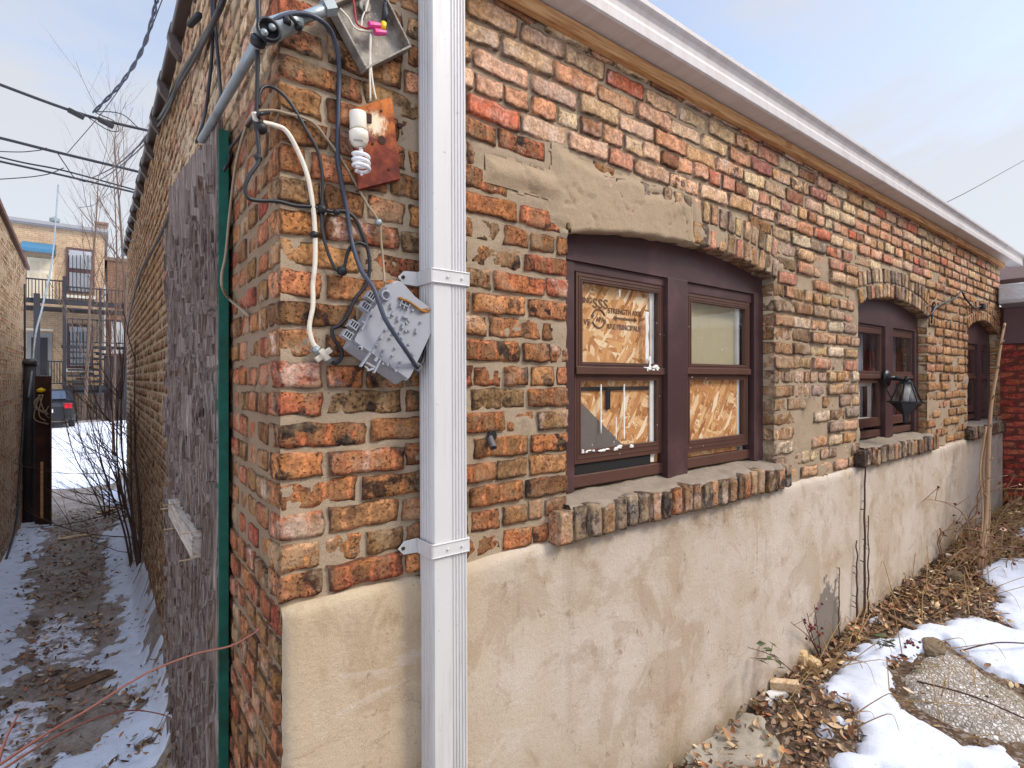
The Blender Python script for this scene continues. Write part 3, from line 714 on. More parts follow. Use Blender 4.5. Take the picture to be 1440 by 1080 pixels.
for zc, lt in ((1.905, 0), (1.172, 1)):
    s = MB(); xo = x0+.0045*(1-(zc-1.1)) if zc < 1.5 else x0+.004
    h = .02; y1 = -.0925
    s.bb((xo-.002, y1, zc-h), (xo+.115, y1+.003, zc+h)); s.bb((xo-.005, y1, zc-h), (xo-.002, -.008, zc+h)); s.bb((xo+.113, y1+.0035, zc-h), (xo+.116, -.008, zc+h))
    for e in (-1, 1): s.bb((xo-.004, y1-.002, zc+e*(h-.003)-.0015), (xo+.114, y1, zc+e*(h-.003)+.0015))
    s.prism([(xo-.004, zc-h), (xo-.006, zc+h), (xo-.044, zc+h*.9), (xo-.062, zc+.0), (xo-.046, zc-h*.9)], -.0125, -.0095, 1)
    s.prism([(xo+.117, zc-h), (xo+.117, zc+h), (xo+.145, zc+h*.9), (xo+.160, zc+.0), (xo+.147, zc-h*.9)], -.0125, -.0095, 1)
    for dx in (.045, .09): s.tube([(xo+dx, y1-.004, zc), (xo+dx, y1, zc)], .004, 8)
    so_ = s.build('strap', M['white_metal'], ds, False, .0012)
    k = MB(); k.tube([(xo-.048, -.0165, zc), (xo-.048, -.0127, zc)], .005, 8); k.build('screw', M['rust_iron'], ds)

# ---------------------------------------------------------------- windows
YF = .07
def arch_poly(w, z0, xa, xb, inset=0.0, n=22):
    return [(xa, z0), (xb, z0)]+[(xb+(xa-xb)*i/n, arch_z(w, xb+(xa-xb)*i/n)-inset+.02) for i in range(n+1)]
def sash(parent, x0, x1, z0, z1, fw, y, d, rail_b=None):
    s = MB(); rb = rail_b or fw
    s.bb((x0, y, z0), (x0+fw, y+d, z1)); s.bb((x1-fw, y, z0), (x1, y+d, z1)); s.bb((x0+fw, y+.0005, z0), (x1-fw, y+d, z0+rb)); s.bb((x0+fw, y+.0005, z1-fw), (x1-fw, y+d, z1))
    for e in (.35, .7):     # beads
        s.bb((x0+fw*e, y-.002, z0+rb*e), (x0+fw*e+.003, y-.0003, z1-fw*e)); s.bb((x1-fw*e-.003, y-.002, z0+rb*e), (x1-fw*e, y-.0003, z1-fw*e))
        s.bb((x0+fw*e+.003, y-.0018, z1-fw*e-.003), (x1-fw*e-.003, y-.0003, z1-fw*e)); s.bb((x0+fw*e+.003, y-.0018, z0+rb*e), (x1-fw*e-.003, y-.0003, z0+rb*e+.003))
    s.build('sash_frame', M['brown_frame'], parent, False, .0012)
    g = MB(); g.add([(x0+fw, y+d*.5, z0+rb), (x1-fw, y+d*.5, z0+rb), (x1-fw, y+d*.5, z1-fw), (x0+fw, y+d*.5, z1-fw)], [(0, 1, 2, 3)]); g.build('glass_pane', M['glass'], parent)
def make_window(w, hdr, mul, units, sillz, label=None):
    root = bpy.data.objects.new('window', None); COL.objects.link(root); root.parent = bld; root['_o'] = (0, 0, 0); OBJS.append(root)
    if label: root['label'] = label
    h = MB(); h.prism(arch_poly(w, hdr, w.x0-.01, w.x1+.01), YF-.006, YF+.02, 1); h.bb((w.x0, YF-.010, hdr-.002), (w.x1, YF-.0065, hdr+.012)); h.build('header_panel', M['brown_metal'], root)
    c = MB(); c.bb((w.x0-.005, YF-.003, sillz-.01), (w.x0+.10, YF+.07, hdr-.001)); c.build('casing', M['brown_metal'], root, False, .002); c = MB(); c.bb((w.x1-.085, YF-.012, sillz-.01), (w.x1+.003, YF+.07, hdr-.001)); c.build('casing', M['brown_metal'], root, False, .002)
    m = MB(); m.bb((mul[0], YF-.016, sillz-.02), (mul[1], YF+.07, hdr-.001))
    for zz in (sillz+.05, sillz+.4, hdr-.1): m.tube([(mul[1]-.02, YF-.0185, zz), (mul[1]-.02, YF-.016, zz)], .0035, 6)
    m.build('mullion', M['brown_metal'], root, False, .002)
    b = MB()
    for u in units: b = MB(); b.bb((u['x0']-.02, YF+.012, u.get('ft', sillz)), (u['x1']+.02, YF+.07, sillz+.045)); b.build('frame_sill', M['brown_frame'], root, False, .003)
    for u in units:
        t = MB(); t.bb((u['x0']-.012, YF+.001, u['z1']), (u['x1']+.012, YF+.06, hdr-.002)); t.build('head_stop', M['brown_metal'], root)
        sash(root, u['x0'], u['x1'], u['zm'], u['z1'], u['fw'], YF+.004, .022)
        sash(root, u['x0'], u['x1'], u['z0'], u['zm']-.002, u['fw'], YF+.012, .022, u['fw']*1.5)
        r = MB(); r.bb((u['x0']-.004, YF-.003, u['zm']-.012), (u['x1']+.004, YF+.003, u['zm']+.016)); r.build('meeting_rail', M['brown_frame'], root, False, .0015)
    return root
W1 = make_window(WINS[0], 2.062, (1.571, 1.712), [dict(x0=1.05, x1=1.568, z0=1.315, zm=1.66, z1=2.026, fw=.034), dict(x0=1.735, x1=2.268, z0=1.298, zm=1.664, z1=2.016, fw=.036)], 1.228, 'nearest double window with plain brown frames and boarded panes')
W2 = make_window(WINS[1], 2.005, (4.075, 4.222), [dict(x0=3.52, x1=4.072, z0=1.30, zm=1.645, z1=1.985, fw=.04), dict(x0=4.235, x1=4.72, z0=1.30, zm=1.645, z1=1.985, fw=.04)], 1.228, 'middle double window with pale curtains behind its panes')
W3 = make_window(WINS[2], 1.975, (6.56, 6.70), [dict(x0=6.02, x1=6.556, z0=1.31, zm=1.645, z1=1.955, fw=.04), dict(x0=6.71, x1=7.0, z0=1.31, zm=1.645, z1=1.955, fw=.04)], 1.24, 'farthest double window with dark panes next to the red brick wall')
# storm screen left at the foot of the first unit, paint drips on the glass
sc = MB(); sc.bb((1.05, YF+.02, 1.262), (1.50, YF+.03, 1.318)); sc.build('screen_strip', M['dark'], W1)
dr = MB(); rr = random.Random(3)
def drip(x, z, wdt, h, y):
    pts = []; n = 10
    for i in range(n+1): pts.append((x+wdt/2*(.6+.6*rr.random())*(1 if i else .3), z+h*i/n))
    for i in range(n, -1, -1): pts.append((x-wdt/2*(.6+.6*rr.random())*(1 if i else .3), z+h*i/n))
    dr.prism(pts, y-.0025, y-.0005, 1)
for a in [(1.47,1.69,.022,.22,YF+.015),(1.475,1.675,.012,.05,YF+.004),(1.20,1.42,.006,.19,YF+.022),(1.335,1.39,.009,.22,YF+.022),(1.287,1.39,.005,.09,YF+.022),(1.30,1.955,.005,.03,YF+.015)]: dr = MB(); drip(*a); dr.build('paint_drip', M['white_paint'], W1)
dr = MB()
def blob(mb, p, sx, sy, sz, sd):
    o = len(mb.v)
    for i in range(6):
        for j in range(8):
            th = pi*i/5; ph = 2*pi*j/8; q = V((sin(th)*cos(ph), sin(th)*sin(ph), cos(th))); q *= 1+.45*noise.noise(q*1.9+V((sd, 0, 0))); mb.v.append(V(p)+V((q.x*sx, q.y*sy, q.z*sz)))
    for i in range(5):
        for j in range(8): mb.f.append((o+i*8+j, o+(i+1)*8+j, o+(i+1)*8+(j+1) % 8, o+i*8+(j+1) % 8))
for k in range(17): x = 1.22+.20*rr.gauss(0, .75); x = min(max(x, 1.09), 1.5); blob(dr, (x, YF+.010, 1.353+.010*rr.random()), .004+.012*rr.random(), .004, .002+.005*rr.random(), k*2.3)
for k in range(16): blob(dr, (1.44+.09*rr.random(), YF-.002, 1.668+.014*rr.random()), .004+.010*rr.random(), .004, .003+.006*rr.random(), k*3.1)
for k in range(40): blob(dr, (1.08+1.15*rr.random(), YF+.0005, 1.32+.68*rr.random()), .0012+.001*rr.random(), .001, .0015+.002*rr.random(), k)
dr.build('paint_spatter', M['white_paint'], W1)
# ================================================================== things on the wall
# --- boards and curtains inside the windows
def osb(label, x0, x1, z0, z1, y, txt=None):
    b = MB(); b.bb((x0, y, z0), (x1, y+.012, z1)); o = tag(b.build('strand_board', M['osb'], loc=((x0+x1)/2, y, z0)), label, 'board')
    return o
ob = osb('strand board with black printing behind the left panes of the nearest window', 1.055, 1.565, 1.275, 2.04, .104)
osb('bare strand board behind the right panes of the nearest window, white edge beside it', 1.735, 2.20, 1.275, 1.66, .104)
def text(parent, s, x, z, h, y, mat, sx=1.0, name='printing'):
    cu = bpy.data.curves.new('t', 'FONT'); cu.body = s; cu.size = h; cu.align_x = 'LEFT'; cu.extrude = .0006; cu.resolution_u = 3; cu.offset = h*.012
    o = bpy.data.objects.new('t', cu); COL.objects.link(o); bpy.context.view_layer.update()
    me = bpy.data.meshes.new_from_object(o.evaluated_get(bpy.context.evaluated_depsgraph_get())); bpy.data.objects.remove(o)
    b = V(parent['_o'])
    for v in me.vertices: v.co = V((x+v.co.x*sx, y-v.co.z, z+v.co.y))-b
    me.materials.clear(); me.materials.append(mat); t = bpy.data.objects.new(name, me); COL.objects.link(t); t.parent = parent; OBJS.append(t); t['_o'] = parent['_o']
    return t
yb = .1025
def bx(u, v): p = F(u, v, -yb); return p.x, p.z
for s, u, v, h, sx in (('SSS', 833, 432, .052, 1.25), ('STRENGTH AXIS', 855, 440, .030, .92), ('AXE PRINCIPALE', 853, 462, .030, .92), ('VE', 821, 456, .030, 1.0), ('ING', 819, 425, .030, 1.0), ('APA', 838, 452, .026, 1.0)):
    x, z = bx(u, v); text(ob, s, x, z, h, yb, M['ink'], sx)
a = MB(); x, z = bx(842, 448); 
for k in range(2):
    pts = [(x+.036*cos(t), yb, z+.036*sin(t)) for t in [pi*.12+pi*k+pi*.76*i/12 for i in range(13)]]; a.tube(pts, .0035, 5)
    e = pts[-1]; a.prism([(e[0]-.009, e[2]), (e[0]+.009, e[2]), (e[0]+(-.0 if k else 0), e[2]+(.013 if k else -.013))], yb-.002, yb, 1)
x, z = bx(862, 447); x2, z2 = bx(896, 452)
a.bb((x+.014, yb-.0015, z-.004), (x2-.014, yb, z+.004))
a.prism([(x, z), (x+.02, z+.012), (x+.02, z-.012)], yb-.0015, yb, 1); a.prism([(x2, z), (x2-.02, z+.012), (x2-.02, z-.012)], yb-.0015, yb, 1)
a.build('printed_marks', M['ink'], ob)
b = MB(); b.bb((1.74, .118, 1.665), (2.23, .128, 2.06)); b.bb((1.80, .112, 1.67), (1.84, .1175, 2.06))
tag(b.build('reflection_board', M['beige'], loc=(1.98, .16, 1.71)), 'added beige board imitating a reflection, behind the upper right pane of the nearest window', 'board')  # added board, its colour stands in for the reflection in this pane
b = MB(); b.bb((2.204, .105, 1.20), (2.226, .14, 2.06)); b.build('inner_casing', M['white_paint'], W1)
b = MB(); b.bb((1.505, .0955, 1.28), (1.53, .1025, 2.04)); b.build('inner_casing', M['white_paint'], W1)
b = MB(); b.bb((1.07, .0975, 1.585), (1.50, .1025, 1.600)); b.bb((1.235, .0945, 1.51), (1.258, .097, 1.598)); tag(b.build('curtain_rail', M['black_plastic'], loc=(1.28, .13, 1.50)), 'dark rail with a short hanging strap inside the nearest lower left pane', 'rail')
b = MB(); b.prism([(1.05, 1.30), (1.42, 1.30), (1.05, 1.58)], .0985, .1025, 1); tag(b.build('dark_triangle', plain('dark_triangle', lin(112, 104, 98), .8, .2, 10), loc=(1.2, .14, 1.3)), 'thin dark triangle in the lower left corner of the nearest window', 'sheet')  # flat dark triangle just behind the lower left pane
b = MB(); b.bb((1.515, YF+.04, 1.225), (1.555, YF+.06, 1.32)); tag(b.build('wood_prop', M['grey_wood'], loc=(1.53, YF+.05, 1.225)), 'grey wooden prop under the left sash of the nearest window, beside the mullion', 'prop')
b = MB(); b.bb((2.2, YF+.035, 1.21), (2.255, YF+.065, 1.30)); tag(b.build('wood_prop', M['grey_wood'], loc=(2.23, YF+.05, 1.21)), 'grey wooden prop under the right sash of the nearest window, by its right casing', 'prop')
def curtain(label, x0, x1, z0, z1, y, mt=None):
    c = MB(); n = 60; o = len(c.v)
    for i in range(n+1):
        x = x0+(x1-x0)*i/n; yy = y+.018*sin(i*1.1)+.008*sin(i*.37+1)
        c.v += [V((x, yy, z0)), V((x, yy, z1))]
    for i in range(n): c.f.append((2*i, 2*i+2, 2*i+3, 2*i+1))
    ob_ = tag(c.build('curtain', mt or M['curtain'], None, True, loc=((x0+x1)/2, y, z0)), label, 'curtain'); md = ob_.modifiers.new('t', 'SOLIDIFY'); md.thickness = .004
curtain('pale curtain hanging behind the left panes of the middle window', 3.5, 4.06, 1.22, 2.02, .2)
curtain('grey curtain hanging behind the right panes of the middle window, beside the black lantern', 4.24, 4.73, 1.22, 2.0, .2, plain('grey_curtain', lin(120, 122, 128), .9, .15, 5))
b = MB()
for zz in (1.33, 1.58): b.bb((3.55, .128, zz), (4.04, .148, zz+.03))
for xx in (3.55, 3.80, 4.01): b.bb((xx, .13, 1.361), (xx+.028, .146, 1.579))
b.build('inner_sash', M['white_paint'], W2)

# --- weathered plywood panel against the alley wall
pn = thing('plywood_panel', 'tall grey weathered plywood panel with peeling veneer and green edge against the alley wall', 'panel', (-.02, 1.25, -.35))
p = MB(); Y0, Y1 = .575, 2.1; ny, nzz = 90, 430; o = len(p.v)
def ptop(y): return 2.455+.13*(y-.6)+.05*nz(y*6, 3)+.02*nz(y*25, 1)-.16*sstep(1.2, 2.0, y)*0
GR = [S(306, v_, .05).z for v_ in (350, 430, 519, 690)]
def lean(z): return .0 + .035*sstep(2.2, -.3, z)
for j in range(ny+1):
    y = Y0+(Y1-Y0)*j/ny
    for k in range(nzz+1):
        z = -.36+(ptop(y)+.36)*k/nzz
        h = fbm(y*16, z*1.4, 2.2, 5)+.5*fbm(y*42, z*4, 7, 3); h = floor(h*7)/7*.6+h*.4
        yy = y-(.09*(1-(z+.36)/2.8)**1.0-.045)*(1-j/ny)*0
        p.v.append(V((-.040-.013*h-.004*nz(y*3, z)+.010*max(sstep(.010, .003, abs(z-g_+.012*nz(y*5, g_))) for g_ in GR), yy+(.012*nz(z*7, 4)+.01*nz(z*22, 9) if j in (0, ny) else 0), z)))
for j in range(ny):
    for k in range(nzz): a = o+j*(nzz+1)+k; p.f.append((a, a+nzz+1, a+nzz+2, a+1))
rs_ = random.Random(4)
for k in range(520):
    y = Y0+.02+(Y1-Y0-.04)*rs_.random()**1.4; z = -.3+2.6*rs_.random(); L = .03+.13*rs_.random()**2; w_ = .004+.010*rs_.random(); tl = .002+.007*rs_.random()**2; up = 1 if rs_.random() < .6 else -1; sk = rs_.gauss(0, .012)
    x0_ = -.0445; p.add([(x0_, y-w_/2, z), (x0_, y+w_/2, z), (x0_-tl, y+w_*.4+sk, z+up*L), (x0_-tl*.8, y-w_*.2+sk, z+up*L*.96)], [(0, 1, 2, 3)])
po = p.build('peeling_face', M['panel'], pn, False)
md = po.modifiers.new('t', 'SOLIDIFY'); md.thickness = .018; md.offset = -1
e = MB(); 
for k in range(60):
    z0 = -.36+2.78*k/60; z1 = -.36+2.78*(k+1)/60
    e.hexa([(-.037, Y0-.013+.002*nz(z0*9, 2), z0), (-.010, Y0-.013+.002*nz(z0*9, 2), z0), (-.010, Y0-.013+.002*nz(z1*9, 2), z1), (-.037, Y0-.013+.002*nz(z1*9, 2), z1)], (0, .035, 0))
e.build('green_edge', M['green_paint'], pn)
b = MB()
q0 = S(285, 752, .06); 
b.bar((-.070, .76, 1.058), (-.070, 1.52, 1.05), .038, .076)
hd = b.build('timber_cleat', M['grey_wood'], pn, False, .003); hd['label'] = 'short pale timber block nailed across the panel'
for y, z, dz in ((.80, 1.100, 0), (.79, 1.012, 0), (1.35, 1.095, 0), (1.45, 1.06, .0), (1.3, 1.005, 0)): MB().tube([(-.05, y, z), (-.125, y-.03, z+.008)], .0022, 5).build('nail', M['pale_wood'], hd)

# --- cables: traced on the wall they hang on
def cable(name, label, cat, pts, r, m, group=None, k=8, parent=None, n=7):
    P = catmull(pts, k); b = MB().tube(P, r, n)
    if parent is not None: return b.build(name, m, parent, True)
    return tag(b.build(name, m, None, True, loc=tuple(P[0])), label, cat, group)
def fp(L, off=.012): return [F(u, v, (q[0] if q else off)) for u, v, *q in L]
cable('white_cable', 'off white coaxial cable sagging down the brick corner to a small ground clamp', 'cable',
      fp([(357,158,.03),(362,170,.02),(385,176,.014),(403,185,.012),(420,215),(433,250),(440,290),(443,330),(443,370),(440,400),(440,430),(435,460),(440,482),(448,491)]), .0058, M['white_cable'])
cl = thing('ground_clamp', 'brass and white clamp at the end of the off white cable', 'clamp', tuple(F(455, 499, .012)))
b = MB().tube(fp([(441,489,.016),(449,496,.016)]), .0085, 10); b.tube(fp([(457,501,.016),(466,508,.016)]), .0085, 10); b.build('connector', M['grey_conduit'], cl, True)
b = MB(); q = F(455, 499, .018); b.box(q, (.045, .012, .014), Matrix.Rotation(radians(-38), 3, 'Y')); b.box(q+V((.0, -.004, 0)), (.014, .016, .03), Matrix.Rotation(radians(-38), 3, 'Y')); b.build('clamp_body', M['white_cable'], cl, False, .002)
cable('black_cable', 'long bluish black cable looping over the conduit elbow and down across the grey box', 'cable',
      fp([(372,40,.07),(395,24,.075),(425,19,.075),(450,28,.07),(466,45,.05),(475,75,.03),(477,110),(476,150),(475,190),(475,225),(481,260),(487,290),(495,340,.02),(508,380,.07),(525,405,.10),(540,445,.115),(555,470,.115),(572,495,.11),(585,515,.08)]), .0058, M['blueblack'])
cable('black_cable', 'thin black cable arching from the corner bundle down to a knot on the brick wall', 'cable',
      fp([(363,150,.02),(366,128,.02),(375,121),(388,125),(402,137),(415,155),(432,185),(446,210),(453,245),(453,275),(452,300),(453,325),(458,345),(465,365),(472,378),(480,383),(484,376),(489,355),(495,345),(505,341),(517,346)]), .0042, M['black_rubber'])
cable('black_cable', 'black cable looping from the brick edge along a joint, tied midway, ending by the clamp', 'cable',
      fp([(361,60,.03),(362,100,.025),(361,150,.02),(362,190,.018),(364,225,.018),(352,245,.02),(345,262,.02),(348,277,.018),(362,282,.015),(390,283),(415,289),(440,291),(465,297),(485,297),(500,308),(510,330),(517,350),(520,375),(515,400),(500,420),(488,445),(477,458),(467,463),(470,477),(479,490),(480,503),(472,511),(463,508)]), .0046, M['black_rubber'])
cable('black_cable', 'short black cable bowing out from under the conduit to the panel edge', 'cable',
      [F(378, 158, .012), F(361, 162, .02), S(350, 172, .012), S(337, 192, .01), S(324, 210, .01), S(322, 226, .01), S(315, 240, .03)], .0045, M['black_rubber'])
cable('tan_wire', 'thin tan wire running by an anchor to the top of the grey box', 'wire',
      fp([(362,156,.02),(385,155),(405,160),(425,165),(443,175),(460,196),(478,220),(497,252),(515,285),(533,313,.02),(536,340,.02),(539,370,.03),(541,398,.06)]), .0032, M['tan_cable'])
b = MB(); q = F(532, 313, .02); b.lathe([(.004,-.008),(.009,-.006),(.009,.006),(.004,.008)], 10, Matrix.Translation(q)@Matrix.Rotation(pi/2, 4, 'X')); tag(b.build('wire_anchor', M['grey_conduit'], None, True, loc=tuple(q)), 'small grey insulator holding the tan wire on the brick', 'anchor')
cable('tan_cable', 'tan cable hanging beside the green panel edge on the alley wall bricks', 'cable',
      [F(357, 160, .02), S(350, 168, .012), S(342, 190, .012), S(333, 225, .012), S(327, 265, .012), S(322, 310, .012), S(317, 360, .025), S(312, 385, .05), S(313, 405, .05), S(322, 420, .012), S(337, 433, .008), S(350, 445, .006)], .0042, M['tan_cable'])
kn = MB()
for u, v, s in ((453,294,.011),(473,298,.008),(363,222,.009),(481,381,.012),(442,330,.009),(363,172,.012),(366,180,.014)):
    q = F(u, v, .014); kn.lathe([(s*.5,-s),(s,-s*.4),(s*1.05,s*.4),(s*.5,s)], 8, Matrix.Translation(q)@Matrix.Rotation(U(0,3), 4, 'Y'))
    if len(kn.v) and True:
        tag(kn.build('cable_tie', M['black_plastic'], None, True, loc=tuple(q)), 'small black tie knotted round the cables on the brick corner', 'cable tie', 'cable ties on the brick corner'); kn = MB()

# --- conduit with its elbow fitting
cn = thing('conduit', 'grey metal conduit with open elbow fitting bent round the brick corner', 'conduit', tuple(F(375, 45, .06)))
A = V((.045, -.05, 2.445)); A = F(376, 46, .055)
b = MB().tube([A+V((-.012, 0, -.005)), F(440, 20, .055), F(468, 8, .055)], .0135, 12); b.build('horizontal_pipe', M['grey_conduit'], cn, True)
P0 = F(363, 58, .05)
b = MB().tube([P0, S(345, 90, .05), S(302, 165, .05), S(283, 197, .05)], .0125, 12); b.build('alley_pipe', M['grey_conduit'], cn, True)
b = MB().tube([F(366, 52, .055), F(376, 45, .055), F(410, 31, .055), F(420, 27, .055)], [.02, .026, .0225, .019], 14); b.build('elbow_fitting', M['grey_conduit'], cn, True)
q = F(377, 44, .083); T = Matrix.Translation(q)@Matrix.Rotation(pi/2, 4, 'X')
b = MB().lathe([(.023,-.002),(.026,.002),(.026,.010),(.021,.012),(.020,.003),(.001,.002)], 18, T); b.build('open_cover_rim', M['black_iron'], cn, True)
for du, dv in ((-6, 3), (5, -4)):
    b = MB().lathe([(.007,0),(.008,.006),(.004,.010)], 10, Matrix.Translation(F(377+du, 44+dv, .09))@Matrix.Rotation(pi/2, 4, 'X')); b.build('cover_screw', M['grey_conduit'], cn, True)
b = MB()
for u, v, uu, vv in ((408, 22, 421, 38),): b.tube(catmull([F(u, v, .085), F((u+uu)/2, (v+vv)/2, .085), F(uu, vv, .075)], 4), .004, 6)
b.build('black_tie', M['black_plastic'], cn, True); b = MB(); b.lathe([(.008,-.008),(.009,0),(.007,.008)], 8, Matrix.Translation(F(404, 29, .08))); b.build('black_tie', M['black_plastic'], cn, True); b = MB(); b.lathe([(.007,-.008),(.009,0),(.007,.008)], 8, Matrix.Translation(F(420, 37, .075)))
b.build('black_tie', M['black_plastic'], cn, True); b = MB()
b.lathe([(.016,-.007),(.017,.007)], 12, Matrix.Translation(P0)@Matrix.Rotation(radians(60), 4, 'X'))
b.build('black_tie', M['black_plastic'], cn, True)
b = MB().lathe([(.019,-.014),(.019,.014)], 6, Matrix.Translation(F(462, 11, .055))@Matrix.Rotation(radians(60), 4, 'Y')); b.build('lock_nut', M['grey_conduit'], cn)
# cable sleeve on the alley wall behind the panel
cable('wall_conduit', 'thin dark conduit slanting down the alley wall behind the plywood panel', 'conduit', [S(240, 300, .03), S(222, 338, .03), S(205, 368, .03), S(197, 385, .03), S(190, 410, .03), S(182, 445, .03), S(178, 470, .03)], .010, plain('dark_conduit', lin(84, 88, 90), .5, .2, 20), n=8)

# --- open zinc junction box hung on a slant
zb = thing('junction_box', 'open grey zinc electrical box with pink wire caps, hung aslant beside the downspout', 'electrical box', tuple(F(525, 40, .03)))
def q2(u, v, off): return F(u, v, off)
quad = [(516, 96), (580, 66), (552, 6), (530, -40), (478, 0)]
cA, cB = F(516, 97, .05), F(580, 65, .05); cC = cB+(F(535, -25, .05)-cB); cD = cA+(cC-cB)
yv = V((0, -.036, 0)); base = [p+V((0, .036, 0)) for p in (cA, cB, cC, cD)]
ex = (cB-cA).normalized(); ez = (cC-cB).normalized()
b = MB(); b.hexa(base, (0, -.006, 0))
t = .006; b.hexa([base[0], base[1], base[1]+ez*t, base[0]+ez*t], yv*.95); b.hexa([base[3]-ez*t, base[2]-ez*t, base[2], base[3]], yv*.95)
b.hexa([base[0]+ez*t, base[0]+ex*t+ez*t, base[3]+ex*t-ez*t, base[3]-ez*t], yv*.95); b.hexa([base[1]-ex*t+ez*t, base[1]+ez*t, base[2]-ez*t, base[2]-ex*t-ez*t], yv*.95)
b.build('box_body', M['zinc'], zb, False, .002)
T = lambda p: Matrix.Translation(p)@Matrix.Rotation(pi/2, 4, 'X')
b = MB().lathe([(.012,0),(.016,0),(.016,.006),(.012,.006)], 16, T(F(512, 10, .03))); b.build('knockout_ring', M['zinc'], zb, True)
b = MB()
for u, v in ((519,24),(561,61),(517,80)): b.lathe([(.0055,0),(.0055,.004),(.003,.005)], 8, T(F(u, v, .014)))
b.build('rusty_screw', M['rust_iron'], zb, True)
for u, v in ((527,36),(535,46)):
    b = MB(); a0 = F(u-8, v-1, .05); a1 = F(u+8, v, .05); d = (a1-a0).normalized(); L = (a1-a0).length
    Mx = Matrix.Translation(a0)@d.to_track_quat('Z', 'Y').to_matrix().to_4x4(); b.lathe([(.0085,0),(.0085,L*.3),(.0065,L*.95),(.004,L)], 9, Mx); b.build('wire_cap', M['pink'], zb)
b = MB().tube([F(541, 4, .05), F(542, 20, .05), F(540, 32, .05)], [.004, .009, .007], 8); b.build('taped_splice', M['black_plastic'], zb, True)
b = MB().tube([F(540, 32, .05), F(538, 42, .05)], .0075, 8); b.build('splice_cap', M['yellow'], zb, True)
for nm, mt, pts in (('box_wire', 'red_wire', [(496,-5),(499,15),(502,33),(515,40),(522,38)]), ('box_wire', 'white_cable', [(478,12),(490,25),(498,38),(508,43),(524,44)]), ('box_wire', 'white_cable', [(519,-5),(515,12),(510,24),(508,38)]), ('box_wire', 'black_rubber', [(512,8),(513,18),(510,28)]), ('box_wire', 'black_rubber', [(536,-6),(543,3),(541,10)])):
    cable(nm, None, None, fp([(u, v, .045) for u, v in pts]), .0026, M[mt], parent=zb)

# --- rusted lamp plate with its spiral bulb
c = F(526, 202, .02); lp = thing('lamp_plate', 'rusted white painted steel plate hanging by two wires with a bare spiral bulb', 'lamp', tuple(c))
pc = [F(503, 267, .02), F(562, 252, .02), F(550, 137, .02), F(490, 155, .02)]
b = MB(); b.hexa(pc, (0, -.004, 0)); e1 = (pc[1]-pc[0]).normalized(); e2 = (pc[3]-pc[0]).normalized()
b.hexa([pc[1]-e1*.012, pc[1], pc[2], pc[2]-e1*.012], (0, .0, 0)) if False else None
b.hexa([pc[1], pc[1]+V((0,.016,0)), pc[2]+V((0,.016,0)), pc[2]], e1*.003); b.hexa([pc[0]-e2*.002, pc[1]-e2*.002, pc[1]-e2*.002+V((0,.016,0)), pc[0]-e2*.002+V((0,.016,0))], e2*.0018)
b.build('steel_plate', M['rust'], lp, False, .001)
b = MB(); b.lathe([(.010,0),(.0108,.0012),(.009,.0012)], 16, T(F(537, 197, .0245))); b.lathe([(.004,0),(.004,.002)], 8, T(F(524, 202, .0245))); b.lathe([(.003,0),(.003,.002)], 8, T(F(547, 238, .0245))); b.lathe([(.003,0),(.003,.002)], 8, T(F(536, 156, .0245))); b.box(F(517, 166, .026), (.02, .006, .022)); b.build('punched_holes', M['rust_iron'], lp)
b = MB(); s0 = F(503, 158, .055); s1 = F(504, 182, .055); b.tube([s0, s1], .0205, 16); b.build('socket', M['lamp_white'], lp, True, .002)
bl = MB(); a0 = F(504, 183, .055); a1 = F(505.5, 206, .055); d = (a1-a0).normalized(); Mx = Matrix.Translation(a0)@d.to_track_quat('Z', 'Y').to_matrix().to_4x4(); L = (a1-a0).length
bl.lathe([(.017,0),(.0235,L*.12),(.0235,L*.62),(.0215,L*.66),(.0215,L*.72),(.0195,L*.76),(.0195,L*.85),(.018,L*.87),(.015,L)], 18, Mx); bo = bl.build('bulb_base', M['lamp_white'], lp, True)
sp = MB(); c0 = F(507, 207, .055); c1 = F(508.5, 244, .055); ax = (c1-c0); Pn = []
Pn.append(c0); 
tot = 3.4; Rr = .019
for i in range(90):
    f = i/89; an = 2*pi*tot*f+.6; rr = Rr*(.2 if i == 0 else min(1, .35+f*6))*(1 if f < .9 else 1-.5*(f-.9)/.1)
    Pn.append(c0+ax*(.22+.70*f)+V((rr*cos(an), rr*sin(an), 0)))
sp.tube(Pn, .0047, 8); sp.lathe([(.002,0),(.0035,.003),(.001,.008)], 8, Matrix.Translation(c1-V((0,0,.006)))) ; sp.build('spiral_tube', M['tube_white'], lp, True)
pr_ = MB()
for i in range(7): pr_.box(F(498+i*1.9, 196.5+.25*i, .079), (.0022+.001*(i % 2), .001, .0035))
pr_.build('base_printing', M['nid_dark'], lp)
for pts in ([(521,48),(520,90),(521,142)], [(522,50),(521,80),(524,115),(529,140)]): cable('hanging_wire', None, None, fp([(u, v, .045) for u, v in pts]), .0024, M['white_cable'], parent=lp)
q = F(562, 177, .01); tag(MB().lathe([(.004,0),(.004,.006),(.0085,.008),(.007,.012),(.002,.013)], 9, T(q+V((0,.008,0)))).build('wall_bolt', M['rust_iron'], None, True, loc=tuple(q)), 'rusty bolt head in the brick right of the hanging lamp plate', 'bolt')

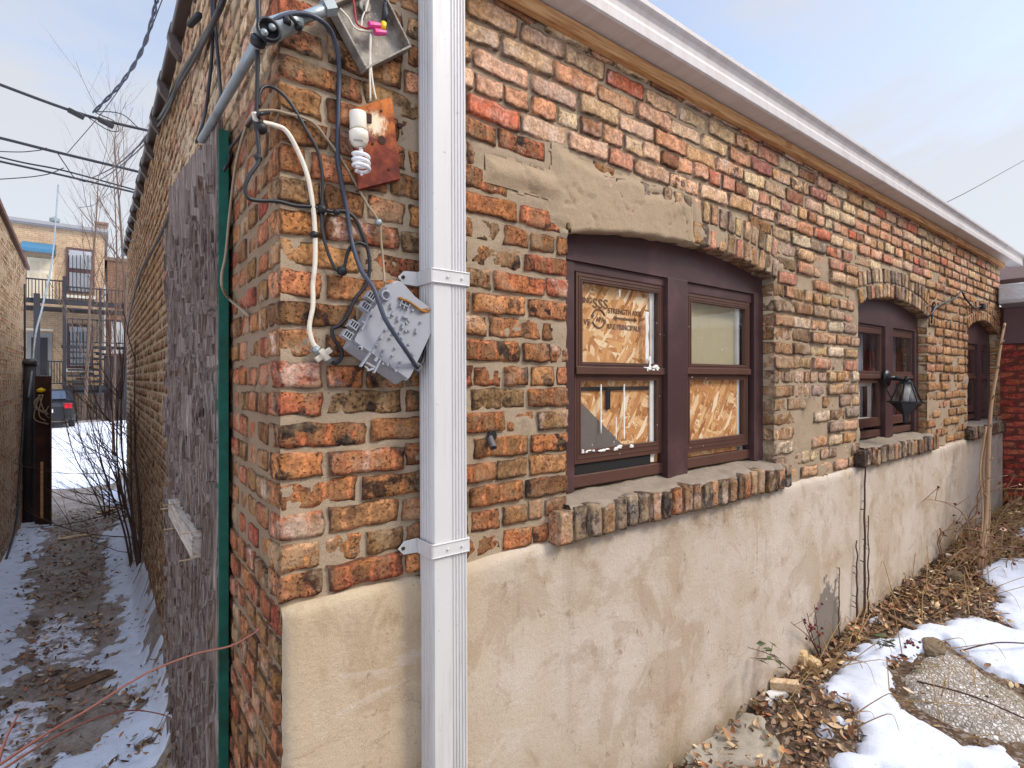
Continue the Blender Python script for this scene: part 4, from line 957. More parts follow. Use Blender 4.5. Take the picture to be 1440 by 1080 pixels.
# --- grey service box, seen from its moulded back
nb_ = thing('service_box', 'grey plastic service box hanging askew on the brick left of the white downspout', 'utility box', tuple(F(540, 468, .05)))
def ncrop(px, py, off): return F(430+px/5.684, 360+py/5.684, off)
TLc, TRc, BRc, BLc = (560, 262), (925, 470), (715, 975), (290, 690)
TL, TR, BR, BL = [ncrop(*c_, .085) for c_ in (TLc, TRc, BRc, BLc)]
n1 = (BR-BL).normalized(); n2v = V((-n1.z, 0, n1.x))
RM = Matrix((n1, V((0, -1, 0)), n2v)).transposed()    # local x along the foot, y out of the wall, z up the box
def rounded(poly, r, n=4):
    out = []
    for i in range(len(poly)):
        p0, p1, p2 = V(poly[i-1]), V(poly[i]), V(poly[(i+1) % len(poly)]); a = p1+(p0-p1).normalized()*r; b_ = p1+(p2-p1).normalized()*r
        for k in range(n+1): t_ = k/n; out.append(a*(1-t_)**2+p1*2*t_*(1-t_)+b_*t_*t_)
    return out
outl = [ncrop(*c_, 0) for c_ in ((290, 690), (715, 985), (745, 930), (935, 530), (925, 470), (760, 350), (735, 320), (650, 230), (600, 255), (560, 270), (475, 400), (360, 560))]
pl = rounded([(p.x, p.z) for p in outl], .007)
b = MB(); b.prism([(p.x, p.y) for p in pl], -.028, -.080, 1); b.build('box_body', M['nid'], nb_, False, .004)
b = MB(); o_ = [(p.x-.007, p.y-.017) for p in pl]; n_ = len(pl); b.add([(p.x, -.064, p.y) for p in pl]+[(q_[0], -.022, q_[1]) for q_ in o_], [tuple(range(n_)), tuple(reversed(range(n_, 2*n_)))]+[(k_, (k_+1) % n_, (k_+1) % n_+n_, k_+n_) for k_ in range(n_)]); b.build('rear_case', M['nid'], nb_, False, .002)
cen = V((sum(p.x for p in pl)/len(pl), sum(p.y for p in pl)/len(pl)))
b = MB(); b.prism([tuple(cen+(p-cen)*1.035) for p in pl], -.060, -.066, 1); b.build('rim_flange', M['nid'], nb_, False, .0015)
def nbox(mb, px, py, w, h, d, off=.080, rot=0): mb.box(ncrop(px, py, off+d/2), (w, d, h), RM @ Matrix.Rotation(rot, 3, 'Y'))
def ncyl(mb, px, py, r, d, off=.080, n=12): mb.lathe([(r, 0), (r, d*.85), (r*.8, d)], n, T(ncrop(px, py, off)))
for px, py in ((512, 325), (466, 404), (374, 553), (326, 632)):
    b = MB(); w_, h_ = .019, .016
    for sx in (-1, -.33, .33, 1): b.box(ncrop(px, py, .07)+RM @ V((sx*w_/2, 0, 0)), (.002, .024, h_), RM)
    for sz in (-1, 1): b.box(ncrop(px, py, .07)+RM @ V((0, 0, sz*h_/2)), (w_+.004, .026, .0025), RM)
    b.build('hinge_lug', M['nid'], nb_)
b = MB()
for px, py in ((605,645),(573,705),(540,765),(560,825),(700,460)): b = MB(); nbox(b, px, py, .0075, .012, .007); b.build('block', M['nid'], nb_)
for px, py in ((850,435),(915,530),(820,520),(795,600),(745,615),(765,655),(820,595),(820,705),(805,740),(710,735),(690,795),(615,755),(602,790),(650,870),(612,862),(675,862),(750,845),(737,878),(715,918),(635,590),(670,655),(695,620),(800,535)): b = MB(); ncyl(b, px, py, .0035, .006); b.build('peg', M['nid'], nb_)
b = MB()
def oval(px, py, rot, L=.017, w=.009):
    c_ = ncrop(px, py, .080)
    for k_, (f_, d0_, d1_) in enumerate(((1.0, 0, .005), (.62, .005, .0075))):
        o_ = len(b.v); q_ = []
        for i in range(16):
            a_ = 2*pi*i/16; q_.append(RM @ (Matrix.Rotation(rot, 3, 'Y') @ V((cos(a_)*w*.5*f_, 0, sin(a_)*w*.5*f_+(L-w)/2*(1 if sin(a_) >= 0 else -1)))))
        b.add([c_+p_+V((0, -d0_, 0)) for p_ in q_]+[c_+p_+V((0, -d1_, 0)) for p_ in q_], [tuple(range(16)), tuple(reversed(range(16, 32)))]+[(i, (i+1) % 16, (i+1) % 16+16, i+16) for i in range(16)])
for px, py, r_ in ((680,400,-.35),(640,480,1.1),(690,565,1.1),(770,562,-.35),(880,598,-.3),(735,500,-.3),(795,490,1.1)): b = MB(); oval(px, py, r_); b.build('moulded_slot', M['nid'], nb_)
b = MB().lathe([(.0095,-.004),(.0128,-.004),(.0128,.010),(.0095,.010),(.009,0)], 20, T(ncrop(632, 318, .080))); b.build('port_ring', M['nid'], nb_, True)
b = MB().lathe([(.002,0),(.0058,0),(.0058,.006),(.0035,.006)], 14, T(ncrop(432, 738, .080))); b.build('hole_boss', M['nid'], nb_, True); b = MB().lathe([(.0033,0),(.0033,.0005)], 12, T(ncrop(432, 738, .0866))); b.build('boss_hole', M['dark'], nb_)
b = MB(); p0 = ncrop(690, 262, .045); b.lathe([(.010,0),(.0155,.0),(.0155,.03),(.010,.03)], 16, Matrix.Translation(p0)@Matrix.Rotation(pi/2, 4, 'X')); b.bar(ncrop(640, 255, .07), ncrop(735, 320, .07), .006, .018, (0, 1, 0)); b.build('top_spout', M['nid'], nb_, True)
b = MB(); b.bar(ncrop(445, 590, .083), ncrop(530, 425, .083), .004, .010, (0, 1, 0)); nbox(b, 525, 468, .008, .008, .012); nbox(b, 455, 530, .008, .003, .010); b.build('raised_rib', M['nid'], nb_)
b = MB(); b.bar(ncrop(435, 885, .088), ncrop(512, 775, .088), .004, .012, (0, 1, 0)); b.bar(ncrop(540, 935, .088), ncrop(592, 832, .088), .004, .012, (0, 1, 0)); b.bar(ncrop(478, 850, .086), ncrop(560, 895, .086), .005, .006, (0, 1, 0)); b.bar(ncrop(490, 915, .086), ncrop(545, 900, .086), .005, .006, (0, 1, 0)); b.bar(ncrop(470, 880, .086), ncrop(500, 905, .086), .004, .006, (0, 1, 0)); b.build('latch', M['nid'], nb_, False, .0008)
b = MB()
for px, py in ((775,330),(805,345),(835,362)): b.bar(ncrop(px, py, .083), ncrop(px-30, py+75, .083), .0025, .012, (0, 1, 0))
b.bar(ncrop(765, 340, .085), ncrop(835, 375, .085), .003, .008, (0, 1, 0)); b.bar(ncrop(750, 375, .085), ncrop(820, 408, .085), .003, .008, (0, 1, 0)); b.build('clip_frame', M['nid'], nb_)
b = MB(); b.tube(catmull([ncrop(740, 335, .08), ncrop(800, 355, .09), ncrop(860, 390, .085), ncrop(930, 440, .085), ncrop(985, 440, .07)], 5), [.0035+.0025*abs(nz(i*1.3, 1)) for i in range(21)], 6)
for k in range(14): b.tube([ncrop(930+U(-20,40), 440+U(-20,20), .08), ncrop(960+U(-20,40), 430+U(-25,35), .08)], .0009, 4)
b.build('frayed_strands', plain('frayed_fibres', lin(150, 104, 50), .9, .3, 60), nb_)
b = MB().lathe([(.0025,-.003),(.0065,-.003),(.0065,.003),(.0025,.003)], 12, T(ncrop(945, 515, .075))); b.build('bolt_ring', plain('blue_grey_bolt', lin(70, 90, 104), .4), nb_, True)
b = MB(); nbox(b, 860, 770, .012, .020, .012, .066); b.lathe([(.003,0),(.006,0),(.006,.004),(.003,.004)], 12, T(ncrop(857, 775, .078))); b.build('side_lug', M['nid'], nb_)
b = MB(); b.box(ncrop(885, 890, .06), (.024, .02, .024), RM); b.lathe([(.007,0),(.0115,0),(.0115,.012),(.0075,.012)], 14, T(ncrop(885, 890, .07))); b.build('cable_gland', M['nid_dark'], nb_, False, .003)
cable('looped_cable', None, None, [ncrop(945, 520, .05), ncrop(945, 600, .055), ncrop(950, 700, .055), ncrop(945, 800, .06), ncrop(925, 860, .07), ncrop(890, 890, .085)], .005, M['black_rubber'], parent=nb_)
cable('hanging_hook', None, None, [ncrop(640, 240, .06), ncrop(632, 215, .05), ncrop(628, 180, .04)], .0028, M['tan_cable'], parent=nb_)

# --- pipe stub in the brick
ps = thing('pipe_stub', 'short grey pipe end poking from a hole in the brick right of the downspout', 'pipe', tuple(F(692, 618, 0)))
a0 = F(691, 607, .004); a1 = F(694, 630, .030)
b = MB().tube([a0+V((0,.03,.01)), a1], .0105, 12, caps=False); b.tube([a0+V((0,.03,.01)), a1], .008, 12, caps=False); b.build('pipe_wall', plain('dark_lead_pipe', lin(96, 92, 94), .55, .3, 40, .2), ps, True)
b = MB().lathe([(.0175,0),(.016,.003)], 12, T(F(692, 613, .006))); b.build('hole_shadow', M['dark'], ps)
fl = MB()   # small holes and spots by the downspout
# --- lantern on the middle window mullion
ln = thing('coach_lantern', 'black hexagonal coach lantern hanging from an arm in front of the middle window', 'lantern', tuple(F(1247, 530, -.05)))
m0 = F(1246, 532, -.054)
b = MB().lathe([(.062,0),(.062,.008),(.050,.018),(.030,.026)], 16, Matrix.Translation(m0)@Matrix.Rotation(pi/2, 4, 'X')); b.build('wall_rose', M['black_iron'], ln, True)
arm = [m0+V((0,-.015,0)), m0+V((.03,-.06,.0)), F(1264, 533, .06), F(1273, 535, .12), F(1276, 531, .13)]
b = MB().tube(catmull(arm, 5), [.019]*6+[.014]*15, 10); b.build('arm', M['black_iron'], ln, True)
rim = F(1274, 566, .12); sc_ = .0053
Mx = Matrix.Translation(rim)@Matrix.Rotation(radians(4), 4, 'Y')
Mx = Mx @ Matrix.Scale(.86, 4)
def hexr(mb, prof): mb.lathe(prof, 6, Mx)
b = MB(); hexr(b, [(.018,-.135),(.020,-.10),(.030,-.09),(.055,-.06),(.105,-.008),(.125,-.004),(.125,.006),(.10,.008),(.03,.002)]); b.lathe([(.012,-.155),(.018,-.15),(.018,-.10)], 10, Mx); b.build('lower_bowl', M['black_iron'], ln)
b = MB(); 
for k in range(6):
    a_ = 2*pi*k/6; p0 = Mx @ V((.102*cos(a_), .102*sin(a_), .005)); p1 = Mx @ V((.044*cos(a_), .044*sin(a_), .148)); b.tube([p0, p1], .0055, 6)
hexr(b, [(.05,.142),(.05,.155),(.03,.165),(.015,.185),(.012,.205)]); b.build('cage', M['black_iron'], ln)
b = MB(); o_ = len(b.v)
for r_, h_ in ((.099,.007),(.043,.146)):
    for k in range(6): b.v.append(Mx @ V((r_*cos(2*pi*k/6), r_*sin(2*pi*k/6), h_)))
for k in range(6): b.f.append((k, (k+1) % 6, (k+1) % 6+6, k+6))
b.build('glass_shade', M['clear'], ln)
b = MB().lathe([(.018,.004),(.018,.06),(.026,.07),(.028,.10),(.018,.125),(.004,.132)], 12, Mx); b.build('bulb', M['lamp_white'], ln, True)
cable('lamp_wire', None, None, [m0+V((.0,-.02,-.05)), F(1248, 548, .0), F(1254, 560, .02), F(1262, 565, .05)], .005, M['black_rubber'], parent=ln)
# --- small box and looped wires near the farthest window
q = F(1381, 431, .02); b = MB(); b.box(q, (.09, .04, .05)); tag(b.build('wall_box', M['black_plastic'], None, False, .004, loc=tuple(q)), 'tiny dark box fixed on the brick above the farthest window', 'box')
cable('loose_wire', 'thin black wire looping along the bricks above the farthest window', 'wire', fp([(1311,437,.02),(1320,430,.03),(1330,425,.02),(1345,418,.03),(1352,410,.02),(1358,420,.02),(1370,433,.02),(1380,430,.02)]), .007, M['black_rubber'])
cable('loose_wire', 'short stiff wire sticking out beside the arch of the middle window', 'wire', fp([(1296,446,.0),(1308,443,.05),(1316,430,.06),(1312,427,.03),(1310,455,.02)]), .006, M['black_rubber'])
# ================================================================== ground, snow, leaves
def hgt(x, y):
    a = sstep(-.3, 1.2, y)*(1-sstep(-.12, .05, x))
    yard = .036*max(0, x)*exp(-(max(0, -y)/.75)**2)+.03*fbm(x*1.6, y*1.6, 3)+.012*nz(x*7, y*7, 1)
    ex = max(-1.2, min(0.1, x)); al = -.32+.05*((ex+.55)/.55)**2*.8+.02*fbm(x*2.2, y*2.2, 9)+.010*nz(x*9, y*9, 2)
    return yard*(1-a)+al*a
def sheet(name, x0, x1, y0, y1, st, m, dz=0, test=None, hf=hgt):
    nx = int((x1-x0)/st); ny = int((y1-y0)/st); b = MB(); idx = {}
    def vv(i, j):
        if (i, j) not in idx:
            x = x0+(x1-x0)*i/nx; y = y0+(y1-y0)*j/ny; idx[(i, j)] = len(b.v); b.v.append(V((x, y, hf(x, y)+dz)))
        return idx[(i, j)]
    for i in range(nx):
        for j in range(ny):
            if test and not test(x0+(x1-x0)*(i+.5)/nx, y0+(y1-y0)*(j+.5)/ny): continue
            b.f.append((vv(i, j), vv(i+1, j), vv(i+1, j+1), vv(i, j+1)))
    return b.build(name, m, None, True)
gb = MB(); gb.add([(-600,-600,-.45),(600,-600,-.45),(600,600,-.45),(-600,600,-.45)], [(0,1,2,3)]); tag(gb.build('ground', M['far_ground']), kind='structure')
tag(sheet('yard', -1.6, 14, -6.5, .05, .045, M['soil']), kind='structure')
tag(sheet('alley_path', -1.3, .05, .05, 11, .04, M['path']), kind='structure')

def pip(p, poly):
    x, y = p; c = False; n = len(poly); dm = 1e9
    for i in range(n):
        x1, y1 = poly[i]; x2, y2 = poly[(i+1) % n]
        if (y1 > y) != (y2 > y) and x < (x2-x1)*(y-y1)/(y2-y1)+x1: c = not c
        dx, dy = x2-x1, y2-y1; t = max(0, min(1, ((x-x1)*dx+(y-y1)*dy)/(dx*dx+dy*dy+1e-12)))
        dm = min(dm, (x-x1-t*dx)**2+(y-y1-t*dy)**2)
    return sqrt(dm)*(1 if c else -1)
def c4(L, z=.06): return [tuple(G(940+a/2.25, 600+b/2.25, z)[:2]) for a, b in L]
def px(L, z): return [tuple(G(a, b, z)[:2]) for a, b in L]
SNOW = [c4([(470,845),(535,800),(590,745),(640,750),(690,765),(700,800),(720,885),(780,925),(850,965),(930,1005),(1050,1000),(1090,1040),(1080,1120),(510,1120),(520,1050),(600,1035),(622,990),(590,935),(560,890),(500,870)], .05),
        c4([(600,712),(690,695),(790,655),(880,635),(960,622),(1060,640),(1200,655),(1300,860),(1125,800),(1040,768),(1000,760),(930,725),(870,698),(830,702),(780,735),(690,762),(640,748),(560,745)], .08),
        c4([(950,470),(985,478),(1040,450),(1125,445),(1260,470),(1260,700),(1125,655),(1050,605),(1028,580),(1055,560),(1040,530),(1000,515),(980,495)], .1),
        c4([(1075,375),(1125,350),(1220,340),(1220,400),(1100,385)], .12),
        c4([(465,985),(500,965),(520,985),(490,1005)], .03), c4([(500,940),(540,930),(580,965),(540,980)], .03), c4([(620,645),(660,640),(680,660),(640,665)], .06)]
def snow_patch(name, polys, st, zoff, m, lab, thick=.04, soft=.05, ns=.05, nf=9, amp=1.0, bias=0.0):
    xs = [p[0] for q in polys for p in q]; ys = [p[1] for q in polys for p in q]
    x0, x1, y0, y1 = min(xs)-.1, min(max(xs)+.1, 14), max(min(ys)-.1, -6.4), max(ys)+.1
    nx = int((x1-x0)/st); ny = int((y1-y0)/st); mk = {}
    bbs = [(min(p[0] for p in q), max(p[0] for p in q), min(p[1] for p in q), max(p[1] for p in q)) for q in polys]
    def f(i, j):
        if (i, j) not in mk:
            x = x0+(x1-x0)*i/nx; y = y0+(y1-y0)*j/ny; d = -1
            for q, bb in zip(polys, bbs):
                if bb[0]-.1 < x < bb[1]+.1 and bb[2]-.1 < y < bb[3]+.1: d = max(d, pip((x, y), q))
            d += ns*fbm(x*nf, y*nf, 4.4, 5)*amp
            mk[(i, j)] = (x, y, d-bias)
        return mk[(i, j)]
    b = MB(); idx = {}
    for i in range(nx):
        for j in range(ny):
            c = [f(i, j), f(i+1, j), f(i+1, j+1), f(i, j+1)]
            if max(q[2] for q in c) <= 0: continue
            ids = []
            for ij, q in zip(((i, j), (i+1, j), (i+1, j+1), (i, j+1)), c):
                if ij not in idx:
                    x, y, d = q; hh = thick*sqrt(max(0, min(1, d/soft)))*(1+.35*fbm(x*4, y*4, 2)) if d > 0 else 0
                    idx[ij] = len(b.v); b.v.append(V((x, y, hgt(x, y)+.012*fbm(x*9, y*9, 6, 3)*min(1, max(0, d)/.08)+(hh-.004 if d > 0 else -.02)+zoff+.004*nz(x*25, y*25))))
                ids.append(idx[ij])
            b.f.append(tuple(ids))
    o = b.build(name, m, None, True); tag(o, lab, 'snow', None, 'stuff')
    return o
snow_patch('snow', SNOW, .018, .004, M['snow'], 'melting white snow lying in rounded patches over the leafy yard', .04, .07, .085, 11)
ALS = [px([(252,1085),(240,1000),(228,930),(216,850),(206,800),(192,745),(178,715),(160,728),(140,770),(150,830),(165,880),(142,930),(150,965),(190,990),(140,1040),(85,1060),(60,1100)], -.31),
       px([(-40,1000),(-40,790),(0,770),(40,712),(56,712),(66,742),(42,800),(50,850),(32,900),(36,950),(5,985)], -.31), px([(140,690),(180,690),(180,715),(150,712)], -.31)]
snow_patch('snow', ALS, .02, .004, M['snow'], 'thin white snow along both edges of the muddy alley', .022, .04, .24, 9, 1.25, .035)
snow_patch('frost', [px([(-20,1085),(-10,1010),(25,985),(60,990),(60,1040),(30,1085)], -.31), px([(45,880),(90,860),(130,900),(120,940),(60,930)], -.31)], .02, .002, M['snow_dirty'], 'dirty trodden ice scraps on the alley path', .010, .05, .12, 8, 1.2)
# snowed parking court beyond the alley
ct = MB(); n = 60; o = 0
for i in range(n+1):
    for j in range(n+1):
        x = -16+32*i/n; y = 9.6+26*j/n; ct.v.append(V((x, y, -.335+.02*fbm(x*.7, y*1.2, 1)+.05*fbm(x*.3, y*2.2, 6))))
for i in range(n):
    for j in range(n): a = i*(n+1)+j; ct.f.append((a, a+n+1, a+n+2, a+1))
def court_mat():
    t = NT('rutted_snow'); P = t.obj(); f = t.noise(t.obj((.35, 2.2, 1)), 1.6, 8, .65)
    col = t.mix(t.ramp(f, .5, .68), lin(236, 239, 246), lin(186, 184, 188)); col = t.mix(t.math('MULTIPLY', t.ramp(t.noise(P, 3, 8, .7), .58, .68), .7), col, lin(128, 112, 98))
    return t.out(col, .75, t.bump(f, .05, .6), 0, .25)
tag(ct.build('snow_court', court_mat(), None, True), kind='structure')

LC = [lin(190,146,98), lin(160,116,76), lin(206,168,120), lin(216,186,142), lin(120,88,62), lin(176,142,108), lin(146,118,94), lin(224,196,156), lin(190,124,78), lin(134,102,70), lin(104,80,60), lin(118,84,58), lin(92,70,54), lin(150,100,66)]
def leaves(n, pos, smin, smax, label):
    b = MB(); b.c = []; b.d = []
    for _ in range(n):
        p = pos()
        if p is None: continue
        x, y, z = p; s = U(smin, smax); w = s*U(.28, .5); M3 = Matrix.Rotation(U(0, 6.3), 3, 'Z') @ Matrix.Rotation(random.gauss(0, .45), 3, 'X') @ Matrix.Rotation(random.gauss(0, .35), 3, 'Y')
        cu = U(-.6, 1.1); o = len(b.v)
        prof = [(-.5, .05), (-.25, .8), (.05, 1), (.3, .65), (.5, .03)]
        tw = U(-.6, .6)
        for u, k in prof:
            for e in (-1, 0, 1):
                q = V((u*s, e*w*k*.5*(1+.15*nz(x*99, u*9+e)), cu*s*.35*(u*u*1.6)+abs(e)*w*k*.3*cu+e*tw*u*w)); q = M3 @ q; b.v.append(V((x, y, z))+q)
        for i in range(4):
            for e in range(2): a = o+i*3+e; b.f.append((a, a+3, a+4, a+1))
        c = vary(random.choice(LC), .25); b.c += [c]*15; b.d += [(0,0,0,0)]*15
    return tag(b.build('leaf_litter', M['leaf'], None, True), label, 'leaves', None, 'stuff')
def in_snow(x, y, m=.0):
    return any(pip((x, y), q) > m for q in SNOW)
PEB = c4([(700,800),(735,765),(800,715),(830,700),(870,706),(950,745),(1040,790),(1125,830),(1230,900),(1200,1000),(1100,1010),(1000,990),(900,962),(800,922),(735,885)], .06)
def yard_pos():
    for _ in range(30):
        x = 1.3+R()**.8*7; y = -abs(random.gauss(0, .38 if R() < .7 else .9))-.01
        if pip((x, y), PEB) > -.0 and R() < .93: continue
        if in_snow(x, y, .005) and R() < .975: continue
        if any((x-q[0])**2+(y-q[1])**2 < q[2]**2 for q in ROCKS): continue
        if pip((x, y), SLAB) > 0 and R() < .72: continue
        return x, y, hgt(x, y)+U(.004, .035)*(1.4 if y > -.4 else 1)
def alley_pos():
    y = 1.4+R()**1.3*7.5; x = -U(.02, 1.12)
    if nz(x*4, y*3) < -.05 and R() < .75: return None
    return x, y, hgt(x, y)+U(.004, .022)

# pebbled concrete lump, mossy slab, debris
def lump(name, label, cat, poly, h, m, st=.02, rough=.008, edge=.07):
    xs = [p[0] for p in poly]; ys = [p[1] for p in poly]; b = MB(); idx = {}; x0, y0 = min(xs)-.03, min(ys)-.03; nx = int((max(xs)+.03-x0)/st); ny = int((max(ys)+.03-y0)/st)
    def vv(i, j):
        if (i, j) not in idx:
            x = x0+i*st; y = y0+j*st; d = pip((x, y), poly)+.015*fbm(x*9, y*9, 1); k = sstep(-.01, edge, d)
            idx[(i, j)] = len(b.v); b.v.append(V((x, y, hgt(x, y)-.03+(h+.03)*k+rough*fbm(x*30, y*30, 3, 4)*k+.02*fbm(x*5, y*5, 2)*k)))
        return idx[(i, j)]
    for i in range(nx):
        for j in range(ny):
            if pip((x0+(i+.5)*st, y0+(j+.5)*st), poly) > -.03: b.f.append((vv(i, j), vv(i+1, j), vv(i+1, j+1), vv(i, j+1)))
    return tag(b.build(name, m, None, True, loc=(sum(xs)/len(xs), sum(ys)/len(ys), 0)), label, cat)
lump('concrete_lump', 'broad lump of pebbled concrete breaking through the snow in the yard', 'concrete', PEB, .034, M['pebble'], .02, .022, .13)
SLAB = c4([(10,1100),(60,1035),(150,985),(230,938),(300,955),(350,1010),(372,1060),(350,1110)], .03)
lump('concrete_slab', 'mossy flat concrete slab at the foot of the stucco wall', 'slab', SLAB, .016, M['concrete'], .012, .012, .02)
ROCKS = []
def rock(name, label, cat, u, v, size, m, rot=0, seed=1, zh=.03, group=None):
    p = G(u, v, zh); p.z = hgt(p.x, p.y)+size[2]*.75; ROCKS.append((p.x, p.y, max(size[0], size[1])*.9)); b = MB(); n = 10; o = len(b.v); Mx = Matrix.Rotation(rot, 3, 'Z')
    for i in range(n+1):
        for j in range(14):
            th = pi*i/n; ph = 2*pi*j/14; q = V((sin(th)*cos(ph), sin(th)*sin(ph), cos(th))); q = V((math.copysign(abs(q.x)**.6, q.x), math.copysign(abs(q.y)**.6, q.y), math.copysign(abs(q.z)**.7, q.z)))
            q *= 1+.22*noise.noise(q*1.7+V((seed, 0, seed*2)))+.08*noise.noise(q*5+V((seed, 3, 1))); b.v.append(p+Mx @ V((q.x*size[0], q.y*size[1], q.z*size[2])))
    for i in range(n):
        for j in range(14): b.f.append((o+i*14+j, o+(i+1)*14+j, o+(i+1)*14+(j+1) % 14, o+i*14+(j+1) % 14))
    return tag(b.build(name, m, None, False, loc=tuple(p)), label, cat, group)
M['stone'] = concrete('buff_stone', lin(196, 164, 116), lin(222, 196, 152), lin(150, 112, 70)); M['stone_dark'] = concrete('dark_stone', lin(112, 96, 76), lin(146, 128, 104), lin(96, 84, 52)); M['chalk'] = concrete('white_rubble', lin(222, 216, 206), lin(240, 236, 228), lin(190, 176, 156))
rock('stone', 'buff broken stone lying against the wall among leaves', 'stone', 1122, 938, (.075, .05, .055), M['stone'], .4, 3, .08)
rock('stone', 'smaller yellowish stone chip in front of the buff stone', 'stone', 1143, 950, (.05, .035, .035), M['stone'], 1.2, 8, .06)
rock('stone', 'dark mossy stone at the upper end of the pebbled concrete lump', 'stone', 1313, 916, (.11, .05, .028), M['stone_dark'], .3, 5, .09)
rock('stone', 'rounded pale grey stone in the leaves near the rose stems', 'stone', 1343, 812, (.08, .05, .035), M['stone_dark'], .2, 12, .17)
rock('rubble', 'larger white plaster chunk among leaves at the slab corner', 'rubble', 1090, 997, (.07, .022, .018), M['chalk'], -.5, 4, .03)
rock('rubble', 'small white plaster crumb beside the larger white chunk', 'rubble', 1072, 990, (.02, .015, .014), M['chalk'], .5, 9, .03)
rock('rubble', 'flat white plaster flake below the white chunk, nearest the slab', 'rubble', 1082, 1006, (.03, .018, .008), M['chalk'], 1.1, 2, .03)
def chunk(name, label, cat, a, b_, w, h, m):
    a, b_ = V(a), V(b_); a.z = hgt(a.x, a.y)+h*.9; b_.z = hgt(b_.x, b_.y)+h*1.1; ROCKS.append(((a.x+b_.x)/2, (a.y+b_.y)/2, (a-b_).length*.45)); b = MB().bar(a, b_, w, h); return tag(b.build(name, m, None, False, .004, loc=tuple(a)), label, cat)
chunk('wood_chunk', 'pale rectangular wood offcut lying on the leaves by the wall', 'wood', G(1082, 978, .07), G(1124, 984, .075), .05, .045, M['pale_wood'])
chunk('wood_stick', 'dark grey stick on the leaves between wall and snow', 'stick', G(1245, 872, .11), G(1288, 893, .10), .035, .02, M['dark_wood'])
chunk('bark_slab', 'long brown slab of bark lying across the snowy alley', 'bark', G(95, 966, -.29), G(172, 936, -.29), .10, .012, M['dark_wood'])
chunk('pale_plank', 'pale wood scrap on the mud farther up the alley', 'plank', G(82, 758, -.30), G(128, 751, -.30), .10, .02, M['pale_wood'])
chunk('pale_plank', 'pale broken sliver on the alley ground near the fence post', 'plank', G(136, 722, -.30), G(165, 717, -.30), .10, .02, M['pale_wood'])
chunk('wood_splinter', 'torn pale splinter at the foot of the plywood panel', 'wood', G(275, 1074, -.27), G(302, 1070, -.24), .04, .01, M['pale_wood'])
cable('bent_stick', 'bent grey stick lying on snow by the plywood panel', 'stick', [G(212, 1024, -.27), G(232, 1036, -.25), G(240, 1055, -.25), G(230, 1082, -.25)], .008, M['bark_pale'])

leaves(10000, yard_pos, .02, .062, 'dead brown leaves heaped on the yard soil along the stucco base')
leaves(4200, alley_pos, .018, .06, 'dark wet leaves strewn over the muddy alley path')

# long reddish canes from the lower left
def cane(label, P, r0, r1, tw=True):
    P = catmull(P, 8); b = MB().tube(P, r0, 7, r2=r1)
    for i in range(6, len(P)-1, 7): b.lathe([(r0*.8,-.003),(r0*1.25,0),(r0*.8,.003)], 6, Matrix.Translation(P[i]))
    return tag(b.build('cane', M['red_stem'], None, True, loc=tuple(P[0])), label, 'cane')
def cp_(u, v, d): return CAM+ray(u, v)*d
cane('long reddish cane rising from lower left across the plywood panel to the brick corner', [cp_(-30,1095,1.6), cp_(60,1035,1.75), cp_(120,1000,1.85), cp_(200,950,1.85), cp_(270,921,1.8), cp_(322,909,1.55), cp_(350,895,1.45), cp_(366,884,1.40)], .0052, .0016)
cane('second reddish cane ending over the snow beside the panel', [cp_(-20,1098,1.7), cp_(50,1052,1.85), cp_(100,1025,2.0), cp_(150,1005,2.15), cp_(190,999,2.3), cp_(225,1004,2.4), cp_(246,1012,2.45)], .0045, .0018)
cane('short pale cane leaning at the left edge of the alley foreground', [cp_(-5,1080,1.8), cp_(8,1040,1.9), cp_(26,1004,2.0)], .006, .003)

# ================================================================== opposite alley wall
XL = -1.13
aw = thing('alley_brick_wall', 'old reddish brick wall with pale joints and tiled coping on the far side of the alley', 'wall', (XL-.1, 6, -.4))
b = MB(); z = -.42; row = 0
LW = [lin(200,146,112), lin(216,162,128), lin(182,128,98), lin(222,176,140), lin(166,118,96), lin(206,150,112)]
LW2 = [lin(222,194,170), lin(208,178,154), lin(196,148,120)]
ZL = lambda y: 3.33-.07*(y-6.1) if y > 4 else 3.47
while z < 3.4:
    y = 2.0
    while y < 8.62:
        L = (.1 if row % 4 == 0 else .2)*U(.93,1.05); y2 = min(y+L, 8.65)
        if z+.06 < ZL(y):
            c = random.choice(LW if z < 2.3+.5*nz(y, z) else LW2)
            brick(b, V((XL-.08+U(-.003,.003), y, z)), Y, X*1.0, Z, y2-y, .08, PITCH*.74, (2,1,2), .008, .004, R()*90, vary(c), (R(), .3, U(0,.5), .5), .004)
        y = y2+.014
    z += PITCH; row += 1
b.build('brickwork', M['brick_side'], aw, True)
b = MB(); b.prism([(2.0, -.45), (8.66, -.45), (8.66, ZL(8.66)), (4, ZL(4.01)), (2.0, 3.47)], XL-.3, XL-.006, 0); b.build('mortar_core', M['pale_mortar'], aw)
b = MB(); y = 2.0
while y < 8.6:
    z = ZL(y); b.bar((XL-.15, y, z+.03), (XL-.15, y+.5, ZL(y+.5)+.03), .36, .05); b.tube([(XL-.15, y-.03, z+.05), (XL-.15, y+.07, ZL(y+.07)+.05)], .13, 8); b.tube([(XL-.15, y, z+.03), (XL-.15, y+.5, ZL(y+.5)+.03)], .10, 8); y += .52
b.build('coping', plain('clay_coping', lin(120, 84, 70), .6, .3, 12), aw)
cable('wall_cable', 'dark cable hanging down the far alley wall near its end', 'cable', [V((XL+.012, 8.3, 2.9)), V((XL+.014, 8.25, 1.5)), V((XL+.014, 8.0, .9)), V((XL+.014, 7.6, .3)), V((XL+.02, 7.2, -.1)), V((XL+.02, 6.2, -.3))], .012, M['black_rubber'])
